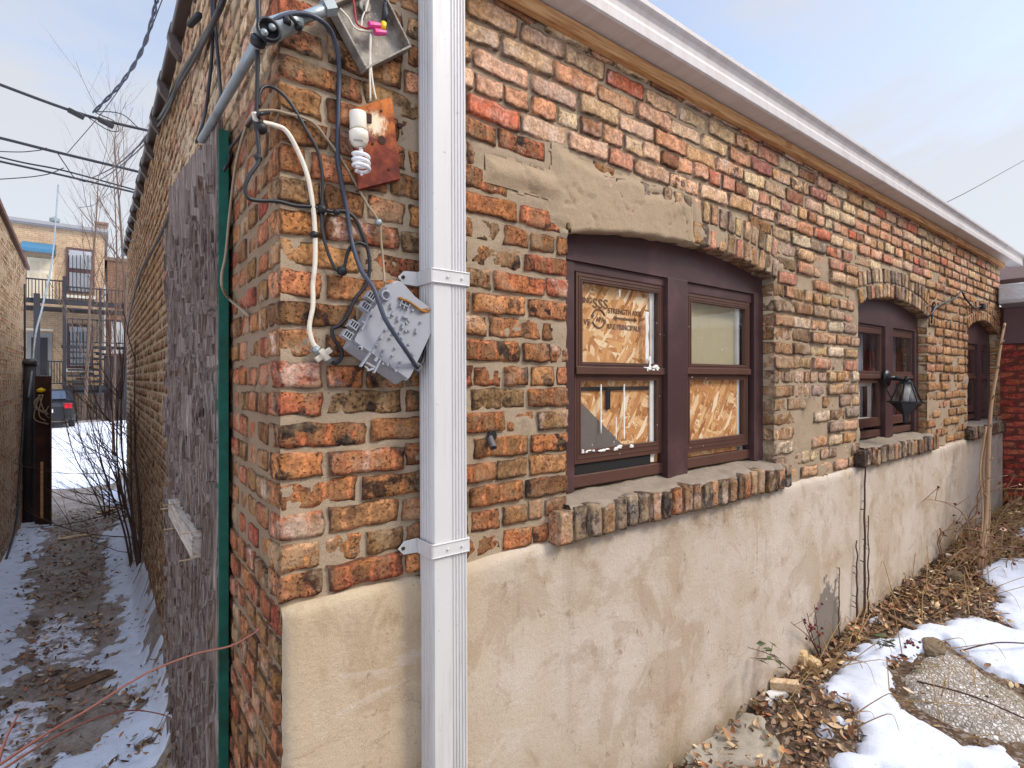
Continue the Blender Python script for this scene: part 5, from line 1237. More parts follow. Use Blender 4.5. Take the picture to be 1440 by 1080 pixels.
# gate posts
gp = thing('steel_post', 'rusty dark steel angle post standing at the end of the alley', 'post', tuple(G(60, 745, -.34)))
p0 = G(61, 745, -.36); H = 2.02
b = MB(); b.bb((p0.x-.085, p0.y, p0.z), (p0.x+.085, p0.y+.016, p0.z+2.03)); b.bb((p0.x+.069, p0.y-.12, p0.z), (p0.x+.085, p0.y-.0005, p0.z+2.02)); b.bb((p0.x-.085, p0.y+.0165, p0.z), (p0.x-.069, p0.y+.14, p0.z+1.95)); b.build('angle_iron', M['rust_iron'], gp, False, .004)
b = MB(); b.bb((p0.x-.03, p0.y-.012, p0.z+.15), (p0.x+.0, p0.y-.0005, p0.z+.9)); b.build('wood_strip', M['new_wood'], gp, False, .003)
b = MB(); q = V((p0.x-.02, p0.y-.02, p0.z+1.84)); b.lathe([(.0,-.03),(.045,-.02),(.05,.01),(.0,.04)], 8, Matrix.Translation(q)); b.build('yellow_tag', M['yellow'], gp, True)
b = MB()
for k in range(5): b.tube(catmull([q+V((U(-.04,.02), -.02, -.05)), q+V((U(-.09,.03), -.04, -.16-.05*k)), q+V((U(-.03,.08), -.03, -.28-.04*k)), q+V((U(0,.12), -.03, -.2-.06*k))], 5), .008, 5)
b.build('rope', M['tan_cable'], gp, True)
pp_ = thing('pipe_post', 'dark capped pipe post between the alley wall and the steel angle post', 'post', (p0.x-.15, p0.y+.22, p0.z))
b = MB().tube([(p0.x-.16, p0.y+.2, p0.z), (p0.x-.145, p0.y+.2, p0.z+2.18)], .07, 12); b.build('pipe', plain('dark_pipe', lin(54, 50, 50), .6, .3, 20), pp_, True)
b = MB().lathe([(.085,0),(.085,.05),(.05,.08)], 12, Matrix.Translation((p0.x-.145, p0.y+.2, p0.z+2.18))); b.build('cap', plain('dark_cap', lin(70, 66, 66), .5), pp_, True)
# chain link behind the posts
b = MB(); fx0, fx1 = p0.x-.27, p0.x-.2; yy = p0.y+.5
for i in range(26):
    zz = p0.z+.1+i*.07; b.tube([(fx0, yy, zz), (fx1, yy, zz+.07)], .004, 4); b.tube([(fx0, yy+.006, zz+.07), (fx1, yy+.006, zz)], .004, 4)
b.tube([(fx0, yy, p0.z), (fx0, yy, p0.z+2)], .012, 6); tag(b.build('chain_link_fence', M['grey_conduit'], None, False, loc=(fx0, yy, p0.z)), 'narrow strip of chain link fence behind the pipe post', 'fence')
# ================================================================== apartment house beyond the court
YA = 31.5
def A(u, v, dy=0): return YP(u, v, YA+dy)
ap = thing('apartment_house', 'tan brick two storey apartment house with a flat roof beyond the snowy court', 'house', tuple(A(90, 588)))
def fbrick(name, c1, c2, mo_, sc=1.0):
    t = NT(name); P = t.obj((1, 1, 1)); cmb = t.n('ShaderNodeSeparateXYZ', Vector=P); vec = t.n('ShaderNodeCombineXYZ', X=t.math('ADD', cmb.outputs[0], cmb.outputs[1]), Y=cmb.outputs[2]).outputs[0]
    bt = t.n('ShaderNodeTexBrick', Vector=vec, Color1=c1, Color2=c2, Mortar=mo_, Scale=1.0); 
    for k, v in (('Mortar Size', .007*sc), ('Brick Width', .215*sc), ('Row Height', .0745*sc), ('Bias', 0.0)): bt.inputs[k].default_value = v
    col = t.mix(t.math('MULTIPLY', t.ramp(t.noise(P, 1.6, 8, .65), .42, .7), .4), bt.outputs['Color'], t.mix(.5, c2, (.1, .08, .06, 1)))
    col = t.mix(.7, col, t.mix(t.noise(P, 14, 5), (.55, .55, .55, 1), (1.4, 1.38, 1.34, 1)), 'MULTIPLY')
    return t.out(col, .85, t.bump(t.math('SUBTRACT', 1.0, bt.outputs['Fac']), .008, .7), 0, .2)
mt_tan = fbrick('tan_brick', lin(196, 168, 134), lin(178, 144, 112), lin(204, 190, 168), 1.25)
def abox(name, m, u0, v0, u1, v1, dy0, dy1, parent=None, bev=0):
    p = A(u0, v0, dy0); q = A(u1, v1, dy0); zt = max(p.z, q.z); zb = min(p.z, q.z); b = MB(); b.bb((p.x, YA+dy0, zb), (q.x, YA+dy1, zt)); return b.build(name, m, parent or ap, False, bev)
pl_ = A(-20, 333); pr_ = A(147, 333); zr = A(90, 322).z
b = MB(); b.bb((pl_.x, YA, -.5), (pr_.x, YA+9, zr)); b.build('brick_walls', mt_tan, ap)
b = MB(); b.bb((pl_.x, YA-.18, zr-.02), (pr_.x+.15, YA+9.2, zr+.14)); b.bb((pl_.x, YA-.24, zr+.05), (pr_.x+.15, YA-.181, zr+.2)); b.build('roof', plain('grey_parapet', lin(150, 150, 152), .7), ap)
c = A(143, 330); b = MB(); b.bb((c.x-.22, YA+.2, zr+.1), (c.x+.22, YA+.8, zr+.52)); b.bb((c.x-.27, YA+.14, zr+.52), (c.x+.27, YA+.86, zr+.62)); b.build('chimney', fbrick('chimney_brick', lin(150,120,104), lin(128,100,88), lin(180,168,154), 1.25), ap)
c = A(75, 312); b = MB().tube([(c.x, YA+1, zr), (c.x, YA+1, zr+.5)], .1, 8); b.lathe([(.2,0),(.2,.15),(.05,.25)], 8, Matrix.Translation((c.x, YA+1, zr+.5))); b.build('roof_vent', M['grey_conduit'], ap)
# blue awning, doors, windows
m_blue = plain('blue_awning', lin(62, 116, 148), .6, .12, 5)
p = A(32, 339); q = A(79, 361); b = MB()
n = 12
for i in range(n):
    x0 = p.x+(q.x-p.x)*i/n; x1 = p.x+(q.x-p.x)*(i+1)/n; xm = (x0+x1)/2
    b.add([(x0, YA-.02, p.z), (x1, YA-.02, p.z), (x1, YA-.95, q.z+.12), (x1, YA-.95, q.z), (xm, YA-.95, q.z-.07), (x0, YA-.95, q.z), (x0, YA-.95, q.z+.12)], [(0, 1, 2, 6), (6, 2, 3, 4, 5)])
for x in (p.x, q.x): b.add([(x, YA-.02, p.z), (x, YA-.95, q.z+.12), (x, YA-.95, q.z), (x, YA-.02, q.z)], [(0, 1, 2, 3)])
aw_ = b.build('awning', m_blue, ap); aw_.modifiers.new('t', 'SOLIDIFY').thickness = .02
m_cream = plain('cream_door', lin(226, 214, 190), .6, .06, 5); m_maroon = plain('maroon_trim', lin(92, 62, 62), .6, .15, 5); m_greyd = plain('grey_door', lin(132, 132, 130), .6, .1, 5); m_dsteel = plain('dark_painted_steel', lin(42, 42, 48), .6, .15, 5); m_pane = plain('pale_reflecting_pane', lin(168, 172, 176), .15, .25, 1.5, 0, 0, .6)
d = abox('door', m_cream, 38, 361, 76, 422, -.06, .02)
for u0, v0, u1, v1 in ((42,366,55,380),(59,366,72,380),(42,384,55,416),(59,384,72,416)): abox('door_panel', plain('door_panel_cream', lin(212, 198, 172), .6), u0, v0, u1, v1, -.08, -.061, d)
d = abox('door', m_greyd, 38, 467, 73, 536, -.06, .02); abox('door_panel', m_dsteel, 44, 474, 67, 528, -.075, -.061, d)
abox('lintel', plain('stone_lintel', lin(222, 208, 182), .8), 36, 461, 75, 466, -.05, .02)
def awin(u0, v0, u1, v1, vm, lab, bars):
    w = abox('window', m_maroon, u0, v0, u1, v1, -.10, .02); w['label'] = lab
    abox('pane', m_pane, u0+3.5, v0+4, u1-3, vm-1.5, -.125, -.101, w); abox('pane', m_pane, u0+3.5, vm+1.5, u1-3, v1-3, -.12, -.101, w)
    b = MB()
    for i in range(bars): u = u0+4+(u1-u0-8)*i/(bars-1); p = A(u, v0+(vm-v0)*.35, -.2); q = A(u, v1-2, -.2); b.tube([(p.x, YA-.2, p.z), (p.x, YA-.2, q.z)], .018, 5)
    b.build('window_bars', m_dsteel, w)
    return w
awin(93, 347, 133, 414, 381, 'upper window in dark red trim', 7)
awin(94, 455, 131, 518, 488, 'lower window behind porch rails', 7)
abox('sill', plain('stone_sill', lin(226, 218, 204), .8), 92, 414, 135, 421, -.16, .02)
abox('sill', plain('stone_sill_low', lin(216, 206, 190), .8), 92, 518, 133, 523, -.16, .02)
# balcony and porch frame, dark painted
pc_ = thing('porch', 'dark painted porch with balcony railings on the tan apartment house', 'porch', tuple(A(110, 588, -1.6)))
def pbox(name, u0, v0, u1, v1, dy0, dy1): return abox(name, m_dsteel, u0, v0, u1, v1, dy0, dy1, pc_)
pbox('deck', 20, 430, 182, 438, -1.7, -.03); pbox('deck_beam', 20, 424, 182, 428.5, -1.75, -1.701)
pbox('post', 88, 388, 93, 590, -1.85, -1.76); pbox('post', 47, 412, 56, 590, -1.95, -1.76); pbox('post', 139, 405, 143, 590, -1.85, -1.76); pbox('post', 174, 405, 179, 590, -1.85, -1.76)
pbox('lower_beam', 86, 485, 182, 492, -1.7, -1.6); pbox('lower_beam', 92, 542, 182, 548, -1.7, -1.3); pbox('stair_landing', 95, 548, 182, 552, -1.6, -.1)
def rail(name, u0, u1, v0, v1, n, dy=-1.65):
    p = A(u0, v0, dy); q = A(u1, v1, dy); b = MB(); b.bb((p.x, YA+dy, p.z-.06), (q.x, YA+dy+.05, p.z)); b.bb((p.x, YA+dy, q.z), (q.x, YA+dy+.05, q.z+.05))
    for i in range(n): x = p.x+(q.x-p.x)*i/(n-1); b.bb((x-.016, YA+dy+.01, q.z+.05), (x+.016, YA+dy+.04, p.z-.06))
    b.build(name, m_dsteel, pc_)
rail('balcony_railing', 25, 88, 389, 423, 14); rail('balcony_railing', 93, 182, 402, 429, 18); rail('lower_railing', 60, 88, 507, 540, 8); rail('lower_railing', 95, 182, 447, 484, 14)
b = MB()
for i in range(6): v = 494+i*8.2; p = A(95, v, -1.6); q = A(141, v+3.2, -1.6); b.bb((p.x, YA-1.66, q.z), (q.x, YA-1.6, p.z))
b.build('slat_screen', m_dsteel, pc_)
rail('ground_fence', 92, 140, 552, 588, 12, -1.8)
b = MB(); p = A(146, 500, -1.2); q = A(178, 590, -1.2); b.bb((p.x, YA-1.3, -.35), (q.x, YA-1.2, p.z)); b.build('board_screen', plain('dark_porch_boards', lin(66, 58, 58), .85, .3, 6), pc_)
b = MB()
for i in range(9): f = i/8; p = A(96+f*44, 548-f*56, -1.1); b.bb((p.x, YA-1.45, p.z), (p.x+.5, YA-.7, p.z+.07))
b.build('stair_treads', m_dsteel, pc_)
# neighbour house glimpsed to the right
nh = thing('neighbour_house', 'dull brown brick house right of the tan apartment house, partly hidden by the alley wall', 'house', tuple(YP(170, 588, 36)))
p = YP(151, 366, 36); b = MB(); b.bb((p.x, 36, -.5), (p.x+9, 46, p.z)); b.build('brick_walls', fbrick('brown_brick', lin(134,98,80), lin(112,82,68), lin(160,142,126), 1.25), nh)
b = MB(); b.bb((p.x-.1, 35.9, p.z), (p.x+9, 46, p.z+.18)); b.build('roof', plain('brown_coping', lin(120, 104, 96), .8), nh)
q = YP(172, 470, 36); w = MB().bb((q.x-.6, 35.93, q.z-1.2), (q.x+.6, 35.99, q.z+.8)).build('window', m_maroon, nh); MB().bb((q.x-.5, 35.9, q.z-1.1), (q.x+.5, 35.925, q.z+.7)).build('pane', m_pane, w)
# parked car by the porch
cr = thing('parked_car', 'dark parked car with red tail lights in the snowy court, tail towards the alley', 'car', tuple(YP(73, 590, 27)))
c0 = YP(72, 588, 26.5); cx = c0.x-.2; cy = 26.5; gz = -.32
b = MB(); sec = [(0, .35), (.0, .85), (.12, 1.02), (.75, 1.08), (1.35, 1.50), (2.6, 1.52), (3.4, 1.06), (4.3, .9), (4.45, .45), (4.3, .3), (.2, .3)]
vs = []
for s, k in ((-1, .94), (-.8, 1), (.8, 1), (1, .94)):
    for y, z in sec: vs.append((cx+s*.88*(1 if z < 1.1 else .86), cy+2.2+(y-2.2)*k, gz+z*(1 if abs(s) < .9 else .985)))
n = len(sec); fs = [tuple(range(n)), tuple(reversed(range(3*n, 4*n)))]
for r_ in range(3):
    for i in range(n): fs.append((r_*n+i, r_*n+(i+1) % n, (r_+1)*n+(i+1) % n, (r_+1)*n+i))
b.add(vs, fs); b.build('body', plain('dark_car_paint', lin(30, 30, 33), .3, .05, 3, 0, .3, .6), cr, False, .05)
b = MB(); b.hexa([(cx-.62, cy+.80, gz+1.12), (cx+.62, cy+.80, gz+1.12), (cx+.58, cy+1.28, gz+1.44), (cx-.58, cy+1.28, gz+1.44)], (0, -.03, .02)); b.build('rear_window', plain('car_glass', lin(60, 66, 76), .1, .05, 3, 0, 0, .7), cr)
for s in (-1, 1):
    b = MB(); b.bb((cx+s*.60, cy-.05, gz+.78), (cx+s*.84, cy+.04, gz+.98)); b.build('tail_light', plain('red_lens', lin(190, 20, 36), .2), cr, False, .02)
b = MB(); b.bb((cx-.26, cy-.06, gz+.62), (cx+.26, cy-.03, gz+.76)); b.build('number_plate', plain('pale_plate', lin(220, 222, 226), .4), cr)
for sx in (-1, 1):
    for yy in (.85, 3.55):
        wz = V((cx+sx*.80, cy+yy, gz+.31)); b = MB().lathe([(.2,-.10),(.30,-.10),(.315,-.06),(.315,.06),(.30,.10),(.2,.10)], 18, Matrix.Translation(wz)@Matrix.Rotation(pi/2, 4, 'Y')); wh = b.build('wheel', M['black_plastic'], cr, True); b = MB().lathe([(.19,-.104),(.19,.104)], 12, Matrix.Translation(wz)@Matrix.Rotation(pi/2, 4, 'Y')); b.build('rim', M['grey_conduit'], wh)

# ================================================================== red brick building at the right end
rb = thing('red_brick_building', 'dark red glazed brick building with a silver eave edge closing the yard at the right', 'building', (7.2, -1.5, 0))
b = MB(); z = -.1; row = 0; RED = [lin(208,84,70), lin(196,74,62), lin(216,94,78), lin(186,68,60)]
while z < 2.0:
    y = .08-(.1 if row % 2 else 0)
    while y > -5:
        L = .2
        if y > -.9: brick(b, V((7.2+U(-.0015,.0015), y, z)), -Y, X, Z, L, .08, .062, (2,1,2), .004, .0008, R()*90, vary(random.choice(RED), .08), (R(), .02, U(0,.15), .08), .0008)
        else: brick(b, V((7.2, y, z)), -Y, X, Z, L, .08, .062, (1,1,1), .004, .0, R()*90, vary(random.choice(RED), .08), (R(), .02, 0, .05), .0)
        y -= L+.010
    z += .0725; row += 1
b.build('red_bricks', brick_mat('red_brick', lin(120, 70, 62), .3), rb)
b = MB(); b.bb((7.205, -5, -.4), (7.4, .08, 2.39)); b.bb((7.405, -5, -.4), (11, .08, 2.38)); b.build('core_wall', plain('red_mortar', lin(112, 62, 54), .9, .15, 20), rb)
b = MB(); b.bb((7.17, -5, 2.0), (7.204, -.03, 2.41)); b.build('frieze_panel', plain('maroon_panel', lin(110, 84, 84), .7, .15, 14, .3), rb)
b = MB(); b.prism([(6.98, 2.44), (7.0, 2.60), (7.6, 2.66), (11, 2.72), (11, 2.40), (7.3, 2.36), (6.99, 2.40)], -5, -.02, 1)
def flash_mat():
    t = NT('crumpled_flashing'); f = t.noise(t.obj((1, 1, 3)), 5, 5, .6, .8); return t.out(t.mix(f, lin(186, 190, 192), lin(232, 234, 235)), .45, t.bump(f, .02, .6), .5, .5)
b.build('eave_flashing', flash_mat(), rb, False, .008)
b = MB(); b.hexa([(7.6, -5, 2.67), (7.6, .3, 2.67), (9.5, .3, 3.25), (9.5, -5, 3.25)], (0, 0, .06)); b.build('roof', plain('brown_shingle', lin(96, 72, 64), .9, .3, 12), rb)

# ================================================================== house and fence across the yard (seen in the panes)
hh = thing('back_house', 'brown brick back house with pale door and timber porch across the yard', 'house', (9, -8, 0))
b = MB(); b.bb((4, -14, -.4), (18, -8.2, 5.6)); b.build('brick_walls', fbrick('house_brick', lin(150,104,72), lin(126,86,62), lin(170,150,128)), hh)
b = MB(); b.bb((3.8, -14.2, 5.6), (18.2, -8, 5.85)); b.build('roof', plain('house_roof', lin(90, 88, 88), .9), hh)
b = MB(); b.bb((9.2, -8.2, 2.3), (10.6, -8.12, 4.7)); b.build('door', M['beige'], hh)
b = MB(); b.bb((12, -8.2, 2.9), (13.2, -8.12, 4.6)); b.build('window', m_pane, hh)
b = MB(); b.bb((4.5, -8.19, 2.05), (17, -6.9, 2.2)); b.bb((4.5, -6.96, 3.15), (17, -6.88, 3.25))
for i in range(60): b.bb((4.6+i*.205, -6.94, 2.2), (4.65+i*.205, -6.9, 3.15))
for x in (4.6, 8.6, 12.6, 16.8): b.bb((x, -7.0, -.3), (x+.14, -6.86, 2.05)); b.bb((x, -7.0, 3.25), (x+.14, -6.86, 5.2))
b.build('porch_rail', plain('grey_porch_timber', lin(120, 104, 92), .85, .2, 8), hh)

# ================================================================== bare trees and scrub
def branchy(mb, p, d, L, r, depth, spread=.55, n=5, up=.12, taper=.62):
    pts = [p]; q = V(p); dd = V(d).normalized(); seg = 5
    for i in range(seg):
        dd = (dd+V((U(-1,1), U(-1,1), U(-.6,1)))*.13+V((0,0,up*.4))).normalized(); q = q+dd*L/seg; pts.append(V(q))
    mb.tube(pts, r, n, r2=r*taper*.8, caps=False)
    if depth <= 0: return
    k = random.choice((2, 3, 3, 4))
    for i in range(k):
        t = U(.25, 1.0); pt = pts[min(seg, int(t*seg))]; ax = V((U(-1,1), U(-1,1), U(-.35,.8))).normalized()
        nd = (dd+ax*spread*U(.7,1.7)).normalized(); branchy(mb, pt, nd, L*U(.45,.75), r*taper*U(.5,.8), depth-1, spread, max(3, n-1), up)
def tree(name, label, base, H, r, m, lean=(0,0,1), depth=4, spread=.55, cat='tree', group=None):
    t = thing(name, label, cat, tuple(base), group); b = MB(); pts = [V(base)]; d = V(lean).normalized(); q = V(base); tops = []
    for i in range(9): d = (d+V((U(-1,1), U(-1,1), .3))*.05).normalized(); q = q+d*H/9; pts.append(V(q))
    b.tube(pts, r, 7, r2=r*.25); b.build('trunk', m, t, True)
    b = MB()
    for i in range(2, 10):
        for k in range(2 if i < 9 else 3): branchy(b, pts[i], (d+V((U(-1,1), U(-1,1), U(-.1,.6)))*spread*1.6), H*U(.14,.30), r*.33*(1-.06*i), depth-2, spread)
    b.build('branches', m, t); return t
bb0 = YP(135, 560, 24)
tree('bare_tree', 'slender bare tree with fine twigs rising above the apartment house roof', YP(181, 590, 22.0), 10.0, .07, M['bark'], (0,0,1), 4, .5)
tree('bare_tree', 'low bushy bare tree spreading in front of the apartment house window', YP(118, 590, 19.0), 7.4, .05, M['bark'], (.03,0,1), 4, .6)
tree('bare_tree', 'thin bare sapling close to the end of the alley wall', YP(160, 640, 13.0), 6.2, .03, M['bark'], (0,0,1), 4, .5)
random.seed(21)
def sap(label, u, v, tops, r):
    base = G(u, v, -.33); t = thing('alley_sapling', label, 'shrub', tuple(base), 'bare saplings along the alley wall'); b = MB(); sb = MB()
    for uu, vv, yy in tops:
        e = YP(uu, vv, yy); mid = (base+e)*.5+V((-.06+U(-.05,.03), U(-.1,.1), .1)); P = catmull([base+V((U(-.03,.03), U(-.05,.05), 0)), base*.75+e*.25+V((U(-.06,.03), 0, 0)), mid, e], 6); b.tube(P, r, 6, r2=r*.35)
        for k in range(7):
            pt = P[int(len(P)*U(.25,.98))-1]; branchy(sb, pt, V((U(-1,.05), U(-.5,.5), U(-.1,.9))), U(.35,.85), r*.36, 2, .6)
    b.build('stems', M['bark_dark'], t, True); sb.build('twigs', M['bark_dark'], t)
sap('cluster of bare brown saplings at the wall foot, right of the alley snow', 200, 826, [(176,450,5.6),(190,480,5.7),(184,560,5.5),(168,520,5.9)], .015)
sap('thin leaning bare sapling left of the larger cluster by the alley wall', 190, 812, [(160,600,5.9),(120,560,6.4)], .011)
sap('bare twiggy scrub arching across the alley end in front of the snow', 178, 745, [(172,470,7.6),(130,500,7.8),(152,440,8.0)], .010)
sap('low bare scrub by the steel post at the alley end', 150, 730, [(85,560,8.3),(100,520,8.5),(150,560,8.2)], .009)

# ================================================================== overhead wires
def wire(label, pts, r, m='black_rubber', grp=None, cat='wire'): return cable('overhead_wire', label, cat, [YP(u, v, y) for u, v, y in pts], r, M[m], grp, 8, n=6)
wire('upper thick utility cable crossing the sky at left, with two splice boxes', [(-260,20,13),(-80,87,13),(0,119,13),(120,162,13),(222,187,13)], .030)
wire('middle thick utility cable crossing the sky above the apartment house', [(-260,128,13.4),(-60,181,13.4),(0,194,13.4),(80,214,13.4),(205,244,13.4)], .030)
wire('lower pair of utility cables, higher strand', [(-260,150,13.7),(0,221,13.7),(90,240,13.7),(197,269,13.7)], .018)
wire('lower pair of utility cables, heavier strand', [(-260,170,14),(0,227,14),(90,247,14),(195,272,14)], .024)
wire('slack thin wire running level across the left sky', [(-200,262,15),(0,252,15),(62,246,15),(90,236,15)], .011)
wire('faint thin wire just under the middle utility cable', [(-200,200,15.2),(0,213,15.2),(50,212,15.2),(66,208,15.2)], .011)
wire('dangling thin wire dropping from the middle cable to the lower strands', [(80,214,13.4),(92,232,13.5),(105,250,13.8),(120,256,14)], .010)
wire('looped slack wire hanging under the upper splice boxes', [(120,162,13),(150,182,13),(167,184,13),(160,170,13),(135,158,13),(170,160,13),(195,180,13)], .010)
for u, v in ((107, 160), (149, 173)):
    p = YP(u, v, 12.98); b = MB(); b.box(p, (.28, .09, .10), Matrix.Rotation(radians(20), 3, 'Y')); tag(b.build('splice_box', M['black_plastic'], None, False, .02, loc=tuple(p)), 'black splice box %s on the upper utility cable' % ('farther left' if u < 120 else 'nearer the garage'), 'splice box')
P = catmull([YP(222, -20, 9), YP(218, 12, 9.3), YP(200, 70, 10.5), YP(170, 118, 12), YP(132, 158, 13)], 16)
b = MB()
for s in (0, pi):
    b.tube([p+V((.02*cos(i*.55+s), .0, .02*sin(i*.55+s))) for i, p in enumerate(P)], .017, 6)
tag(b.build('overhead_wire', M['blueblack'], None, True, loc=tuple(P[0])), 'twisted service drop cable curving down from the top edge to the splice', 'wire')
wire('straight thin wire beside the twisted service drop', [(232,-10,9),(195,80,10.5),(150,150,12.8),(95,215,14)], .008)
at = S(308, 15, .04); at2 = S(318, -20, .03)
def bundle(label, pts, end, r, m='black_rubber'):
    return cable('overhead_wire', label, 'wire', [at2, at]+[S(*q_) for q_ in pts]+[YP(*e) for e in end], r, M[m], None, 8, n=6)
bundle('heavy cable leaving the garage corner towards the alley poles', [(283,60,.03),(255,108,.03),(229,160,.02)], [(195,205,6.6), (160,235,10), (130,250,14)], .010)
bundle('second cable of the bundle leaving the garage corner, slightly lower', [(280,72,.025),(250,124,.025),(226,172,.02)], [(192,214,6.9), (155,244,10), (128,260,14)], .008)
bundle('thin cable of the bundle leaving the garage corner, sagging most', [(272,75,.02),(246,118,.02),(222,168,.02)], [(192,208,6.9), (165,245,10), (135,286,14), (112,292,14.5)], .006)
b = MB(); p = S(272, 30, .1); b.bar(S(266, 36, .08), S(281, 20, .06), .022, .022); tag(b.build('cable_grip', M['black_plastic'], None, False, .008, loc=tuple(p)), 'black cable grip hanging at the top of the alley wall', 'grip')
cable('alley_cable', 'black cable dropping down the alley wall from the top, nearer the corner', 'cable', [S(302, -30, .012), S(302, 20, .012), S(305, 60, .012), S(308, 100, .012), S(311, 140, .02)], .006, M['black_rubber'])
cable('alley_cable', 'black cable dropping down the alley wall behind the plywood panel top', 'cable', [S(297, -20, .012), S(299, 40, .012), S(297, 90, .012), S(290, 150, .02), S(282, 185, .05), S(276, 200, .05)], .006, M['black_rubber'])
cable('alley_cable', 'black cable rising past the elbow fitting at the brick corner', 'cable', [F(363, -40, .012), F(363, 0, .012), F(364, 30, .015), F(362, 60, .02), F(362, 100, .02)], .0055, M['black_rubber'])
wire('thin wire running up from the eave at the far right sky', [(1328,286,3.0),(1360,270,3),(1400,248,3),(1480,203,3)], .012)
cable('guy_wire', 'pale guy wire running down beside the pipe post', 'wire', [YP(82, 260, 12), YP(74, 360, 10.5), YP(60, 430, 9.2), YP(50, 470, 8.5), YP(45, 520, 8.2), YP(40, 560, 8.1)], .012, M['grey_conduit'])

# ================================================================== plants along the wall
random.seed(5)
def vine(label, u, v0, v1, r, wob=.02):
    b = MB(); p0 = F(u, v0, .05); p1 = F(u, v1, .03); P = [p0+(p1-p0)*(i/14)+V((wob*nz(i*.5, u), .005*nz(i, u), 0)) for i in range(15)]; P = catmull(P, 3); b.tube(P, r, 6, r2=r*.6)
    for i in range(3, len(P)-1, 2):
        if R() < .6: b.tube([P[i], P[i]+V((U(-.02,.02), U(0,.03), U(.0,.02)))], r*.4, 4)
    return tag(b.build('dead_vine', M['bark_dark'], None, True, loc=tuple(p0)), label, 'vine')
vine('tallest dead vine stem climbing the stucco up to the middle window sill', 1216, 872, 648, .008)
vine('dead vine stem just right of the tallest one, half its height', 1221, 865, 725, .005)
vine('short dead vine stem left of the tallest one', 1205, 868, 760, .006)
vine('dead vine stem over the grey damp patch on the stucco', 1180, 900, 798, .004, .03)
# tall bare cane at the far end and the rose bush
cn_ = thing('dead_sapling', 'tall pale dead stem standing against the far end of the facade', 'plant', tuple(G(1378, 800, .2)))
b = MB(); P = catmull([F(1378, 800, .32), F(1386, 740, .28), F(1389, 680, .25), F(1391, 620, .22), F(1394, 570, .2), F(1402, 520, .2), F(1408, 480, .2), F(1413, 455, .2)], 6); b.tube(P, .017, 8, r2=.010); b.build('stem', M['bark_pale'], cn_, True)
b = MB()
for i in range(10, len(P), 5): b.tube([P[i], P[i]+V((U(-.05,.05), U(-.03,.03), .04))], .006, 5)
b.build('thorns', M['bark_pale'], cn_, True)
for k in range(3): b = MB(); b.tube(catmull([F(1376+k*4, 800, .3), F(1382+k*5, 720, .25), F(1386+k*4-8, 660, .2), F(1393+k*3-6, 600, .2)], 6), .007, 5); b.build('side_stem', M['bark_pale'], cn_, True)
rs = thing('rose_bush', 'tangled dry rose bush with red hips at the far end of the stucco wall', 'bush', tuple(G(1340, 770, .2)))
b = MB(); hp = MB(); lf = MB(); lf.c = []; lf.d = []
def leafq(mb, p, s):
    Mx = Matrix.Rotation(U(0,6.3), 3, 'Z')@Matrix.Rotation(U(-1,1), 3, 'X'); o = len(mb.v)
    mb.add([p+Mx@V(q) for q in ((-s/2,0,0),(0,-s*.3,.1*s),(s/2,0,0),(0,s*.3,.1*s))], [(0,1,2,3)])
    c = vary(random.choice(LC+[lin(84,92,50)]), .2); mb.c += [c]*4; mb.d += [(0,0,0,0)]*4
for k in range(30):
    u0 = U(1315, 1420); p = G(u0, 775+U(-15,35), .2); p.y = min(p.y, -.03); d = V((U(-.9,.5), U(-.4,.15), 1)); P = [p]; q = V(p); L = U(.35, .95)
    for i in range(9):
        d = (d+V((U(-.35,.25), U(-.25,.22), -.16))).normalized(); q = q+d*L/9; q.y = min(q.y, -.035); P.append(V(q))
    P = catmull(P, 3); b.tube(P, U(.004,.008), 5, r2=.002)
    for j in range(6):
        pt = P[int(U(.35,1)*(len(P)-1))]; e = pt+V((U(-.12,.12), U(-.1,.02), U(-.05,.12))); e.y = min(e.y, -.03); b.tube([pt, e], .0022, 4)
        if R() < .22: hp.lathe([(.003,-.009),(.008,-.005),(.009,.004),(.004,.009)], 7, Matrix.Translation(e))
        if R() < .5: leafq(lf, e, U(.03,.06))
b.build('stems', M['bark_pale'], rs, True); hp.build('hips', M['hips'], rs, True); lf.build('leaves', M['leaf'], rs)
gs = MB()
for k in range(900):
    x = U(5.2, 8.6) if k < 680 else U(2.2, 6); y = -abs(random.gauss(.12, .35))-.02; 
    if x > 7.1: y = min(y, -.1); x = min(x, 7.15)
    if in_snow(x, y, .02): continue
    p = V((x, y, hgt(x, y))); d = V((U(-1,1), U(-1,.3), U(.2,1.2))).normalized(); L = U(.12,.42); P = [p, p+d*L*.5, p+d*L*.85+V((0,0,-.05*L)), p+d*L+V((0,0,-.3*L))]
    gs.tube(catmull(P, 3), .0028, 4, r2=.001)
tag(gs.build('dry_grass', M['straw'], None), 'dry straw and dead stems matted at the far end of the yard', 'grass', None, 'stuff')
